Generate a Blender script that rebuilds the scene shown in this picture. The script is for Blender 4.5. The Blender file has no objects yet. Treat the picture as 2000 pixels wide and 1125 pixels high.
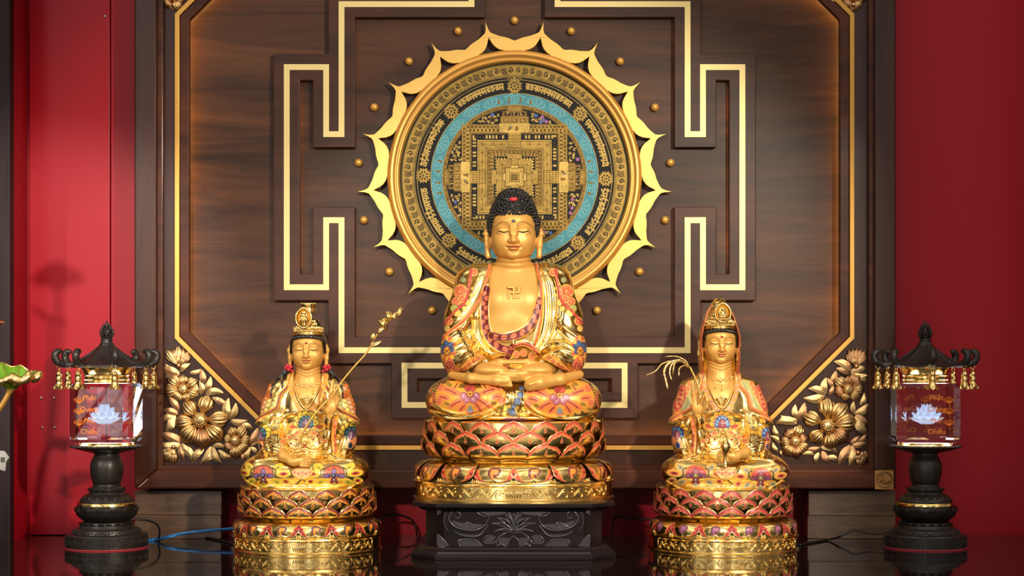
import bpy, bmesh, math, random
import numpy as np
from mathutils import Vector, Matrix, geometry
random.seed(7)
rng = np.random.default_rng(7)
PI = math.pi
SC = bpy.context.scene
COL = SC.collection

# ---------------------------------------------------------------- camera, world, lights, exposure
D, EYE, HZ = 3.4, 0.354, 715.0          # camera distance to the lantern plane, eye height over the table, horizon row
cam = bpy.data.objects.new('camera', bpy.data.cameras.new('camera'))
COL.objects.link(cam)
cam.location = (0, -D, EYE)
cam.rotation_euler = (PI/2, 0, 0)
cam.data.sensor_width = 36
cam.data.lens = 61.2
cam.data.shift_y = 0.07625
cam.data.clip_start = .05
SC.camera = cam

SC.view_settings.view_transform = 'Standard'
SC.view_settings.look = 'None'
SC.view_settings.gamma = 1
SC.view_settings.use_curve_mapping = False
SC.view_settings.exposure = 0.0
SC.cycles.max_bounces = 10
SC.cycles.transparent_max_bounces = 12
SC.cycles.caustics_reflective = False
SC.cycles.caustics_refractive = False
SC.cycles.sample_clamp_indirect = 6
SC.cycles.use_denoising = True

def make_world():
    """the hall seen from the altar: dim floor, lighter walls and ceiling, plus bright patches added for sheen and gold reflections"""
    w = bpy.data.worlds.new('hall'); SC.world = w
    w.use_nodes = True
    nt = w.node_tree; N = nt.nodes; L = nt.links
    N.clear()
    out = N.new('ShaderNodeOutputWorld'); bg = N.new('ShaderNodeBackground')
    tc = N.new('ShaderNodeTexCoord'); sep = N.new('ShaderNodeSeparateXYZ')
    L.new(tc.outputs['Generated'], sep.inputs[0])
    r = N.new('ShaderNodeValToRGB')
    mr = N.new('ShaderNodeMapRange'); mr.inputs[1].default_value = -1; mr.inputs[2].default_value = 1
    L.new(sep.outputs['Z'], mr.inputs[0]); L.new(mr.outputs[0], r.inputs[0])
    e = r.color_ramp.elements
    e[0].position = .0; e[0].color = (.03, .02, .015, 1)
    e[1].position = 1.; e[1].color = (.62, .57, .50, 1)
    for p, c in ((.44, (.07, .045, .032, 1)), (.50, (.20, .155, .12, 1)), (.58, (.26, .215, .17, 1)), (.70, (.62, .55, .46, 1))):
        x = e.new(p); x.color = c
    no = N.new('ShaderNodeTexNoise'); no.inputs['Scale'].default_value = 3.2; no.inputs['Detail'].default_value = 1.5
    L.new(tc.outputs['Generated'], no.inputs['Vector'])
    r2 = N.new('ShaderNodeValToRGB'); L.new(no.outputs['Fac'], r2.inputs[0])
    r2.color_ramp.elements[0].position = .42; r2.color_ramp.elements[0].color = (.22, .2, .18, 1)
    r2.color_ramp.elements[1].position = .58; r2.color_ramp.elements[1].color = (1.75, 1.7, 1.65, 1)
    mx = N.new('ShaderNodeMix'); mx.data_type = 'RGBA'; mx.blend_type = 'MULTIPLY'; mx.inputs[0].default_value = 1
    L.new(r.outputs[0], mx.inputs[6]); L.new(r2.outputs[0], mx.inputs[7])
    last = mx.outputs[2]
    front = N.new('ShaderNodeMath'); front.operation = 'LESS_THAN'; front.inputs[1].default_value = 0; L.new(sep.outputs['Y'], front.inputs[0])
    def patch(x0, x1, z0, z1, soft, col):
        nonlocal last
        f = front.outputs[0]
        for src, lo, hi in (('X', x0, x1), ('Z', z0, z1)):
            for edge, sgn in ((lo, 1), (hi, -1)):
                m_ = N.new('ShaderNodeMapRange'); m_.interpolation_type = 'SMOOTHSTEP'
                m_.inputs[1].default_value = edge - soft; m_.inputs[2].default_value = edge + soft
                m_.inputs[3].default_value = 0 if sgn > 0 else 1; m_.inputs[4].default_value = 1 if sgn > 0 else 0
                L.new(sep.outputs[src], m_.inputs[0])
                k = N.new('ShaderNodeMath'); k.operation = 'MULTIPLY'; L.new(f, k.inputs[0]); L.new(m_.outputs[0], k.inputs[1]); f = k.outputs[0]
        a_ = N.new('ShaderNodeMix'); a_.data_type = 'RGBA'; a_.blend_type = 'ADD'; a_.clamp_factor = False
        L.new(f, a_.inputs[0]); L.new(last, a_.inputs[6]); a_.inputs[7].default_value = (*col, 1); last = a_.outputs[2]
    for p in PATCHES: patch(*p)
    L.new(last, bg.inputs[0]); bg.inputs[1].default_value = .56
    L.new(bg.outputs[0], out.inputs[0])
PATCHES = ((-.62, .62, -.42, -.05, .05, (1.05, .85, .60)),        # warm glow below the horizon, added to brighten the gold petals
           (-.34, -.20, -.12, .34, .03, (5.5, 5.5, 5.7)),      # bright area on the left, added for the red wall's sheen
           (-.17, -.11, .0, .25, .04, (2.0, 2.0, 2.0)), (.125, .20, .02, .22, .03, (4.5, 4.8, 5.0)),  # bright areas added for the sheen on the wooden panel
           (.45, .62, -.05, .5, .05, (1.6, 1.5, 1.35)), (-.75, -.55, -.05, .4, .05, (1.6, 1.55, 1.45)),  # side and overhead patches added for the gold to reflect
           (-.5, .5, .50, .64, .03, (3.0, 2.8, 2.5)), (-.85, .85, .80, .90, .03, (3.0, 2.8, 2.5)))
make_world()

def lamp(name, typ, loc, aim, energy, color, **kw):
    d = bpy.data.lights.new(name, typ); d.energy = energy; d.color = color
    for k, v in kw.items(): setattr(d, k, v)
    o = bpy.data.objects.new(name, d); COL.objects.link(o)
    o.location = loc
    o.rotation_euler = (Vector(aim) - Vector(loc)).to_track_quat('-Z', 'Y').to_euler()
    return o
# spot on the right, turned to the left half of the altar
lamp('altar_spot', 'SPOT', (1.35, -3.0, 1.25), (-.19, .1, .34), 340, (1, .88, .70), spot_size=math.radians(32), spot_blend=.5, shadow_soft_size=.06)
# frontal key spot added to light the central statue
lamp('altar_spot', 'SPOT', (-.7, -3.3, 1.35), (0.02, .1, .30), 165, (1, .90, .74), spot_size=math.radians(22), spot_blend=.6, shadow_soft_size=.08)
# spot added to wash the left red wall and throw the lotus shadows there
lamp('altar_spot', 'SPOT', (-.75, -3.3, 1.40), (-.95, .236, .45), 330, (1, .93, .86), spot_size=math.radians(14), spot_blend=.7, shadow_soft_size=.035)
# spot from the left, on the left lantern
lamp('altar_spot', 'SPOT', (-2.5, -2.4, 1.25), (-.62, .1, .30), 80, (1, .93, .84), spot_size=math.radians(20), spot_blend=.5, shadow_soft_size=.04)

# ---------------------------------------------------------------- helpers
def S(y): return (D + y) / D
def P(px, py, y=0.0):
    s = S(y) * .001
    return Vector(((px - 1000) * s, y, EYE - (py - HZ) * s))
def lin(r, g, b):
    f = lambda c: c/12.92 if c <= .04045 else ((c + .055)/1.055)**2.4
    return (f(r/255), f(g/255), f(b/255))
def world_loc(o):
    v = Vector((0, 0, 0))
    while o is not None:
        v += o.location; o = o.parent
    return v

def tag(o, label=None, cat=None, group=None, kind=None):
    if label: o['label'] = label
    if cat: o['category'] = cat
    if group: o['group'] = group
    if kind: o['kind'] = kind
    return o
def thing(name, label, cat, loc=(0, 0, 0), rz=0, group=None):
    o = bpy.data.objects.new(name, None); COL.objects.link(o)
    o.location = loc; o.rotation_euler = (0, 0, rz); o.empty_display_size = .02
    return tag(o, label, cat, group)

class MB:
    """collects vertices, faces and per-vertex paint, then links ONE mesh object"""
    def __init__(s): s.v = []; s.f = []; s.c = []; s.mi = []; s.cur = 0; s.paint = None
    def _add(s, vs, fs, cols=None):
        b = len(s.v); s.v.extend([tuple(p) for p in vs]); s.f.extend([tuple(i + b for i in f) for f in fs])
        s.mi.extend([s.cur]*len(fs))
        if cols is not None: s.c.extend(cols)
        elif s.paint is not None: s.c.extend([s.paint]*len(vs))
    def box(s, a, b):
        (x0, y0, z0), (x1, y1, z1) = a, b
        s._add([(x0,y0,z0),(x1,y0,z0),(x1,y1,z0),(x0,y1,z0),(x0,y0,z1),(x1,y0,z1),(x1,y1,z1),(x0,y1,z1)],
               [(0,3,2,1),(4,5,6,7),(0,1,5,4),(1,2,6,5),(2,3,7,6),(3,0,4,7)])
    def grid(s, fn, nu, nv, wrapu=False, wrapv=False, flip=False, cfn=None):
        vs = []; cs = []
        for i in range(nu):
            u = i/(nu if wrapu else nu - 1)
            for j in range(nv):
                v = j/(nv if wrapv else nv - 1)
                vs.append(fn(u, v))
                if cfn: cs.append(cfn(u, v))
        fs = []
        for i in range(nu if wrapu else nu - 1):
            for j in range(nv if wrapv else nv - 1):
                a = i*nv + j; b = ((i+1) % nu)*nv + j; c = ((i+1) % nu)*nv + (j+1) % nv; d = i*nv + (j+1) % nv
                fs.append((a, d, c, b) if flip else (a, b, c, d))
        s._add(vs, fs, cs if cfn else None)
    def lathe(s, prof, seg=48, c=(0, 0, 0), ey=1.0, cap=True, a0=0.0):
        n = len(prof); vs = []
        for i in range(seg):
            a = a0 + 2*PI*i/seg
            for r, z in prof: vs.append((c[0] + r*math.cos(a), c[1] + ey*r*math.sin(a), c[2] + z))
        fs = []
        for i in range(seg):
            for j in range(n - 1):
                a = i*n + j; b = ((i+1) % seg)*n + j
                fs.append((a, b, b + 1, a + 1))
        if cap:
            if prof[0][0] > 1e-6: fs.append(tuple(i*n for i in reversed(range(seg))))
            if prof[-1][0] > 1e-6: fs.append(tuple(i*n + n - 1 for i in range(seg)))
        s._add(vs, fs)
    def sphere(s, c, r, nu=12, nv=8):
        rx, ry, rz = r if hasattr(r, '__len__') else (r, r, r)
        vs = [(c[0], c[1], c[2] + rz)]; fs = []
        for j in range(1, nv):
            t = PI*j/nv
            for i in range(nu):
                a = 2*PI*i/nu
                vs.append((c[0] + rx*math.sin(t)*math.cos(a), c[1] + ry*math.sin(t)*math.sin(a), c[2] + rz*math.cos(t)))
        vs.append((c[0], c[1], c[2] - rz)); e = len(vs) - 1
        for i in range(nu):
            k = (i + 1) % nu
            fs.append((0, 1 + i, 1 + k)); fs.append((e, 1 + (nv-2)*nu + k, 1 + (nv-2)*nu + i))
            for j in range(nv - 2):
                a = 1 + j*nu
                fs.append((a + i, a + nu + i, a + nu + k, a + k))
        s._add(vs, fs)
    def tube(s, pts, r, seg=8, closed=False, flat=1.0):
        pts = [Vector(p) for p in pts]; n = len(pts)
        rr = r if hasattr(r, '__len__') else [r]*n
        up = None; vs = []
        for i in range(n):
            if closed: t = pts[(i+1) % n] - pts[i-1]
            else: t = pts[min(i+1, n-1)] - pts[max(i-1, 0)]
            if t.length < 1e-9: t = Vector((0, 0, 1))
            t.normalize()
            if up is None:
                up = t.orthogonal() if abs(t.y) > .95 else Vector((0, -1, 0))
            up = up - t*up.dot(t)
            if up.length < 1e-6: up = t.orthogonal()
            up.normalize(); sd = t.cross(up)
            for k in range(seg):
                a = 2*PI*k/seg
                vs.append(pts[i] + (up*math.cos(a)*flat + sd*math.sin(a))*rr[i])
        fs = []
        for i in range(n if closed else n - 1):
            for k in range(seg):
                a = i*seg + k; b = i*seg + (k+1) % seg; c = ((i+1) % n)*seg + (k+1) % seg; d = ((i+1) % n)*seg + k
                fs.append((a, b, c, d))
        if not closed:
            fs.append(tuple(reversed(range(seg)))); fs.append(tuple((n-1)*seg + k for k in range(seg)))
        s._add(vs, fs)
    def prism(s, poly, y0, y1, holes=()):
        """polygon in x,z extruded from y0 (front) to y1 (back)"""
        loops = [list(poly)] + [list(h) for h in holes]
        tri = geometry.tessellate_polygon([[Vector((p[0], p[1], 0)) for p in l] for l in loops])
        flat = [p for l in loops for p in l]; n = len(flat)
        vs = [(p[0], y0, p[1]) for p in flat] + [(p[0], y1, p[1]) for p in flat]
        fs = []
        for t in tri:
            a, b, c = (flat[i] for i in t)
            ar = (b[0]-a[0])*(c[1]-a[1]) - (b[1]-a[1])*(c[0]-a[0])
            t = tuple(t) if ar > 0 else tuple(reversed(t))
            fs.append(t); fs.append(tuple(i + n for i in reversed(t)))
        o = 0
        for l in loops:
            m = len(l)
            A = sum(l[i][0]*l[(i+1) % m][1] - l[(i+1) % m][0]*l[i][1] for i in range(m))
            for i in range(m):
                j = (i + 1) % m
                q = (o+i, o+j, o+j+n, o+i+n)
                fs.append(q if (A < 0) == (l is not loops[0]) and False else (tuple(reversed(q)) if A > 0 else q))
            o += m
        s._add(vs, fs)
    def build(s, name, mat, parent=None, local=False, smooth=True, bevel=0, seg=2, angle=None, recalc=True):
        me = bpy.data.meshes.new(name)
        off = Vector((0, 0, 0)) if (local or parent is None) else world_loc(parent)
        v = np.array(s.v, dtype=np.float64).reshape(-1, 3) - np.array(off)
        me.from_pydata(v.tolist(), [], s.f)
        for m in (mat if isinstance(mat, (list, tuple)) else [mat]): me.materials.append(m)
        if isinstance(mat, (list, tuple)): me.polygons.foreach_set('material_index', s.mi)
        if s.c:
            ca = me.color_attributes.new('paint', 'FLOAT_COLOR', 'POINT')
            ca.data.foreach_set('color', np.array(s.c, dtype=np.float32).ravel())
        if recalc:
            bm = bmesh.new(); bm.from_mesh(me); bmesh.ops.recalc_face_normals(bm, faces=bm.faces); bm.to_mesh(me); bm.free()
        return finish(name, me, parent, smooth, bevel, seg, angle)

def finish(name, me, parent, smooth=True, bevel=0, seg=2, angle=None):
    me.polygons.foreach_set('use_smooth', [bool(smooth)]*len(me.polygons))
    if angle is not None: me.set_sharp_from_angle(angle=math.radians(angle))
    me.update()
    o = bpy.data.objects.new(name, me); COL.objects.link(o)
    if parent is not None: o.parent = parent
    if bevel:
        m = o.modifiers.new('bevel', 'BEVEL'); m.width = bevel; m.segments = seg; m.limit_method = 'ANGLE'; m.angle_limit = math.radians(40)
        m.harden_normals = False
    return o
def copy_obj(o, parent=None, loc=None, rz=None):
    c = o.copy(); COL.objects.link(c)
    if parent is not None: c.parent = parent
    if loc is not None: c.location = loc
    if rz is not None: c.rotation_euler = (0, 0, rz)
    return c
def catmull(pts, n=8, closed=False):
    p = [Vector(q) if len(q) == 3 else Vector((q[0], q[1], 0)) for q in pts]; m = len(p); out = []
    rngi = range(m) if closed else range(m - 1)
    for i in rngi:
        a = p[(i-1) % m] if closed else p[max(i-1, 0)]; b = p[i]; c = p[(i+1) % m]; d = p[(i+2) % m] if closed else p[min(i+2, m-1)]
        for k in range(n):
            t = k/n
            out.append(.5*((2*b) + (c-a)*t + (2*a - 5*b + 4*c - d)*t*t + (3*b - a - 3*c + d)*t**3))
    if not closed: out.append(p[-1])
    return out
def cat2(pts, n=6): return [(v.x, v.y) for v in catmull(pts, n)]

# ---------------------------------------------------------------- materials
def new_mat(name):
    m = bpy.data.materials.new(name); m.use_nodes = True
    return m, m.node_tree.nodes, m.node_tree.links, m.node_tree.nodes['Principled BSDF']
def plain(name, col, rough=.5, metal=0., spec=.5, coat=0., bump=0., bscale=60., emit=None, estr=0., coat_rough=.1, var=0.):
    m, N, L, b = new_mat(name)
    b.inputs['Base Color'].default_value = (*col, 1)
    b.inputs['Roughness'].default_value = rough; b.inputs['Metallic'].default_value = metal
    b.inputs['Specular IOR Level'].default_value = spec
    b.inputs['Coat Weight'].default_value = coat; b.inputs['Coat Roughness'].default_value = coat_rough
    if emit: b.inputs['Emission Color'].default_value = (*emit, 1); b.inputs['Emission Strength'].default_value = estr
    if bump or var:
        tc = N.new('ShaderNodeTexCoord'); n = N.new('ShaderNodeTexNoise'); n.inputs['Scale'].default_value = bscale
        n.inputs['Detail'].default_value = 4
        L.new(tc.outputs['Object'], n.inputs['Vector'])
        if bump:
            bp = N.new('ShaderNodeBump'); bp.inputs['Strength'].default_value = bump; bp.inputs['Distance'].default_value = .002
            L.new(n.outputs['Fac'], bp.inputs['Height']); L.new(bp.outputs[0], b.inputs['Normal'])
        if var:
            mx = N.new('ShaderNodeMix'); mx.data_type = 'RGBA'
            mx.inputs[6].default_value = (*[c*(1-var) for c in col], 1); mx.inputs[7].default_value = (*[min(1, c*(1+var)) for c in col], 1)
            L.new(n.outputs['Fac'], mx.inputs[0]); L.new(mx.outputs[2], b.inputs['Base Color'])
    return m
def wood(name, dark, light, rough=.35, grain=1.0, coat=.3, vertical=False, bump=.15, coat_rough=.15, spec=.5):
    m, N, L, b = new_mat(name)
    tc = N.new('ShaderNodeTexCoord'); mp = N.new('ShaderNodeMapping')
    mp.inputs['Scale'].default_value = (15, 14, 1.7) if vertical else (1.7, 14, 15)
    L.new(tc.outputs['Object'], mp.inputs[0])
    # slow bend of the grain
    w = N.new('ShaderNodeTexNoise'); w.inputs['Scale'].default_value = .55; w.inputs['Detail'].default_value = 2
    L.new(mp.outputs[0], w.inputs['Vector'])
    n1 = N.new('ShaderNodeTexNoise'); n1.inputs['Scale'].default_value = 1.0*grain; n1.inputs['Detail'].default_value = 6
    n1.inputs['Roughness'].default_value = .62; n1.inputs['Distortion'].default_value = .9
    L.new(mp.outputs[0], n1.inputs['Vector'])
    mp2 = N.new('ShaderNodeMapping'); mp2.inputs['Scale'].default_value = (520, 300, 14) if vertical else (14, 300, 520)
    L.new(tc.outputs['Object'], mp2.inputs[0])
    n2 = N.new('ShaderNodeTexNoise'); n2.inputs['Scale'].default_value = 1; n2.inputs['Detail'].default_value = 3
    L.new(mp2.outputs[0], n2.inputs['Vector'])
    r = N.new('ShaderNodeValToRGB'); L.new(n1.outputs['Fac'], r.inputs[0])
    e = r.color_ramp.elements; e[0].position = .36; e[0].color = (*dark, 1); e[1].position = .66; e[1].color = (*light, 1)
    r3 = N.new('ShaderNodeValToRGB'); L.new(n2.outputs['Fac'], r3.inputs[0])
    e = r3.color_ramp.elements; e[0].position = .3; e[0].color = (.85, .85, .85, 1); e[1].position = .65; e[1].color = (1.08, 1.08, 1.08, 1)
    mx = N.new('ShaderNodeMix'); mx.data_type = 'RGBA'; mx.blend_type = 'MULTIPLY'; mx.inputs[0].default_value = 1
    L.new(r.outputs[0], mx.inputs[6]); L.new(r3.outputs[0], mx.inputs[7]); L.new(mx.outputs[2], b.inputs['Base Color'])
    b.inputs['Roughness'].default_value = rough; b.inputs['Coat Weight'].default_value = coat; b.inputs['Coat Roughness'].default_value = coat_rough
    b.inputs['Specular IOR Level'].default_value = spec
    bp = N.new('ShaderNodeBump'); bp.inputs['Strength'].default_value = bump; bp.inputs['Distance'].default_value = .0006
    L.new(n2.outputs['Fac'], bp.inputs['Height']); L.new(bp.outputs[0], b.inputs['Normal'])
    return m
def painted(name, rough_metal=.16, rough_paint=.38, coat=0., spec=.5):
    """vertex paint: rgb = colour, alpha = how metallic the spot is"""
    m, N, L, b = new_mat(name)
    a = N.new('ShaderNodeAttribute'); a.attribute_name = 'paint'
    L.new(a.outputs['Color'], b.inputs['Base Color']); L.new(a.outputs['Alpha'], b.inputs['Metallic'])
    mr = N.new('ShaderNodeMapRange'); mr.inputs[3].default_value = rough_paint; mr.inputs[4].default_value = rough_metal
    L.new(a.outputs['Alpha'], mr.inputs[0]); L.new(mr.outputs[0], b.inputs['Roughness'])
    b.inputs['Coat Weight'].default_value = coat; b.inputs['Specular IOR Level'].default_value = spec
    return m
GOLD = (1.0, .72, .27)
M = {}
M['gold'] = plain('polished_gold', GOLD, .19, 1.)
M['gilt'] = plain('gilded_carving', (.80, .55, .24), .24, 1., bump=.25, bscale=90, var=.22)
M['gilt_rose'] = plain('aged_gilding', (.62, .34, .16), .28, 1., bump=.25, bscale=90, var=.25)
M['goldpaint'] = plain('gold_paint', lin(222, 178, 92), .36, .45)
M['rimgold'] = plain('satin_gold_rim', lin(222, 165, 82), .33, .55)
M['inlay'] = plain('pale_brass_inlay', lin(226, 204, 138), .42, .35)
M['strip'] = plain('gold_strip', lin(214, 160, 72), .38, .45)
M['beadgold'] = plain('gold_bead', lin(222, 166, 78), .3, .4)
M['skin'] = painted('matte_gold_skin', .34, .42)
M['robe'] = painted('painted_gold_robe', .20, .36, .0)
M['petal'] = painted('painted_gold_petal', .20, .36)
M['print'] = painted('gold_and_black_print', .40, .55, 0, .15)
def fine_print(m):
    """hair-fine dark line work inside the gold printed areas"""
    N = m.node_tree.nodes; L = m.node_tree.links; b = N['Principled BSDF']; a = N['Attribute']
    tc = N.new('ShaderNodeTexCoord'); v = N.new('ShaderNodeTexVoronoi'); v.feature = 'DISTANCE_TO_EDGE'; v.inputs['Scale'].default_value = 420
    L.new(tc.outputs['Object'], v.inputs['Vector'])
    n = N.new('ShaderNodeTexNoise'); n.inputs['Scale'].default_value = 60; n.inputs['Detail'].default_value = 3; L.new(tc.outputs['Object'], n.inputs['Vector'])
    r = N.new('ShaderNodeMapRange'); r.inputs[1].default_value = .02; r.inputs[2].default_value = .16; r.inputs[3].default_value = .30; r.inputs[4].default_value = 1
    L.new(v.outputs['Distance'], r.inputs[0])
    g = N.new('ShaderNodeMapRange'); g.inputs[1].default_value = .38; g.inputs[2].default_value = .60; g.inputs[3].default_value = .25; g.inputs[4].default_value = 1
    L.new(n.outputs['Fac'], g.inputs[0])
    k = N.new('ShaderNodeMath'); k.operation = 'MULTIPLY'; L.new(g.outputs[0], k.inputs[0])
    am = N.new('ShaderNodeMath'); am.operation = 'MULTIPLY'; am.inputs[1].default_value = 1.8; am.use_clamp = True; L.new(a.outputs['Alpha'], am.inputs[0]); L.new(am.outputs[0], k.inputs[1])
    mx = N.new('ShaderNodeMix'); mx.data_type = 'RGBA'; mx.blend_type = 'MULTIPLY'
    L.new(k.outputs[0], mx.inputs[0]); L.new(a.outputs['Color'], mx.inputs[6]); L.new(r.outputs[0], mx.inputs[7]); L.new(mx.outputs[2], b.inputs['Base Color'])
fine_print(M['print'])
M['hair'] = plain('black_lacquer_hair', (.008, .006, .005), .16, 0, .6, coat=.6)
M['bronze'] = plain('dark_bronze', (.030, .024, .021), .36, .35, .5, bump=.05, bscale=200)
M['black'] = wood('ebonised_wood', (.006, .004, .005), (.016, .010, .012), .28, 1., .06, bump=.05, spec=.16)
M['blackcarve'] = plain('ebonised_relief', (.028, .024, .030), .26, 0, .6, coat=.5)
M['frame'] = wood('dark_frame_wood', lin(60, 29, 16), lin(94, 48, 27), .36, .8, .08, bump=.08, spec=.16)
M['framev'] = wood('dark_frame_wood_upright', lin(48, 24, 15), lin(74, 40, 25), .34, .8, .15, vertical=True, bump=.08, spec=.22)
M['board'] = wood('brown_board_wood', lin(46, 24, 11), lin(88, 52, 28), .5, 1., .16, bump=.2, coat_rough=.3, spec=.22)
M['band'] = wood('fret_wood', lin(50, 24, 12), lin(80, 43, 25), .48, .9, .16, bump=.15, coat_rough=.3, spec=.22)
M['block'] = wood('block_wood', lin(76, 54, 40), lin(128, 98, 74), .45, 1.6, .1, bump=.2)
M['wall'] = plain('red_lacquer_wall', lin(164, 14, 30), .40, 0, .2, coat=.06, coat_rough=.35, bump=.03, bscale=40)
M['pillar'] = wood('black_pillar_wood', lin(26, 16, 18), lin(44, 28, 28), .5, 1., .0, vertical=True, spec=.2)
M['red'] = plain('red_glaze', lin(196, 40, 44), .25, 0, .5, coat=.5)
M['ribbon'] = plain('red_ribbon', lin(190, 40, 52), .35)
M['cable'] = plain('black_cable', (.01, .009, .009), .4)
M['bluecable'] = plain('blue_cable', lin(40, 120, 190), .35)
M['pinktape'] = plain('red_rubber_ring', lin(206, 60, 76), .5)
M['engrave'] = plain('dark_engraving', lin(70, 44, 16), .5)
M['seal'] = plain('brass_plate', lin(190, 138, 70), .4, .5, bump=.3, bscale=500)
M['text'] = plain('orange_lettering', lin(230, 130, 30), .35, 0, emit=lin(230, 120, 20), estr=.25)
M['tagpaper'] = plain('white_card', lin(215, 215, 210), .6)
M['ink'] = plain('black_ink', (.01, .01, .01), .6)
M['leafgreen'] = plain('green_enamel', lin(110, 160, 30), .3, .25)
M['gem'] = plain('dark_gem', (.05, .06, .09), .1, 0, .8, coat=1)
M['led'] = plain('warm_led_strip', (1, .8, .5), .5, emit=(1, .58, .18), estr=24.)
M['ledsoft'] = plain('amber_led_strip', (1, .8, .5), .5, emit=(1, .5, .12), estr=9.)
M['ledwhite'] = plain('white_led_disc', (1, 1, 1), .5, emit=(1, .9, .86), estr=9.)
M['etched'] = plain('laser_etched_lotus', (.7, .76, .9), .6, emit=(.7, .8, 1), estr=.45)  # emission stands in for LED light caught in the engraved petals
M['screw'] = plain('steel_screw', (.55, .55, .55), .3, 1.)

def table_mat():
    m, N, L, b = new_mat('black_polished_stone')
    b.inputs['Base Color'].default_value = (.012, .008, .007, 1)
    b.inputs['Roughness'].default_value = .045; b.inputs['IOR'].default_value = 1.75
    tc = N.new('ShaderNodeTexCoord'); n = N.new('ShaderNodeTexNoise'); n.inputs['Scale'].default_value = 55; n.inputs['Detail'].default_value = 5
    L.new(tc.outputs['Object'], n.inputs['Vector'])
    mr = N.new('ShaderNodeMapRange'); mr.inputs[1].default_value = .35; mr.inputs[2].default_value = .75; mr.inputs[3].default_value = .03; mr.inputs[4].default_value = .07
    L.new(n.outputs['Fac'], mr.inputs[0]); L.new(mr.outputs[0], b.inputs['Roughness'])
    return m
M['table'] = table_mat()
def crystal_mat():
    m, N, L, b = new_mat('clear_crystal')
    b.inputs['Base Color'].default_value = (.97, .96, 1, 1); b.inputs['Roughness'].default_value = 0.0
    b.inputs['Transmission Weight'].default_value = 1; b.inputs['IOR'].default_value = 1.42
    return m
M['crystal'] = crystal_mat()
# ---------------------------------------------------------------- sculpting: distance fields turned into one continuous skin
def smin(a, b, k):
    h = np.clip(.5 + .5*(b - a)/k, 0, 1)
    return b + (a - b)*h - k*h*(1 - h)
def ell(c, r, rz=0., ry=0.):
    c = np.array(c, np.float32); r = np.array(r, np.float32)
    def f(X, Y, Z):
        x, y, z = X - c[0], Y - c[1], Z - c[2]
        if rz: x, y = x*math.cos(rz) + y*math.sin(rz), -x*math.sin(rz) + y*math.cos(rz)
        if ry: x, z = x*math.cos(ry) + z*math.sin(ry), -x*math.sin(ry) + z*math.cos(ry)
        k0 = np.sqrt((x/r[0])**2 + (y/r[1])**2 + (z/r[2])**2)
        k1 = np.sqrt((x/r[0]**2)**2 + (y/r[1]**2)**2 + (z/r[2]**2)**2)
        return k0*(k0 - 1)/np.maximum(k1, 1e-6)
    m = r.max() if (rz or ry) else r
    return f, c - m, c + m
def cap(a, b, ra, rb=None):
    a = np.array(a, np.float32); b = np.array(b, np.float32); rb = ra if rb is None else rb
    ba = b - a; dd = float(ba @ ba) + 1e-9
    def f(X, Y, Z):
        x, y, z = X - a[0], Y - a[1], Z - a[2]
        h = np.clip((x*ba[0] + y*ba[1] + z*ba[2])/dd, 0, 1)
        return np.sqrt((x - ba[0]*h)**2 + (y - ba[1]*h)**2 + (z - ba[2]*h)**2) - (ra + (rb - ra)*h)
    R = max(ra, rb)
    return f, np.minimum(a, b) - R, np.maximum(a, b) + R
def seg_dist2d(X, Z, pts):
    d = np.full(np.broadcast(X, Z).shape, 1e9, np.float32)
    for (ax, az), (bx, bz) in zip(pts[:-1], pts[1:]):
        ux, uz = bx - ax, bz - az; q = ux*ux + uz*uz + 1e-9
        h = np.clip(((X - ax)*ux + (Z - az)*uz)/q, 0, 1)
        d = np.minimum(d, (X - ax - ux*h)**2 + (Z - az - uz*h)**2)
    return np.sqrt(d)
def poly_sd(X, Z, pts):
    """signed distance to a closed 2D polygon, negative inside"""
    p = list(pts) + [pts[0]]
    d = seg_dist2d(X, Z, p)
    ins = np.zeros(d.shape, bool)
    for (ax, az), (bx, bz) in zip(p[:-1], p[1:]):
        if az == bz: continue
        c = ((az > Z) != (bz > Z)) & (X < (bx - ax)*(Z - az)/(bz - az) + ax)
        ins ^= c
    return np.where(ins, -d, d)
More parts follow.
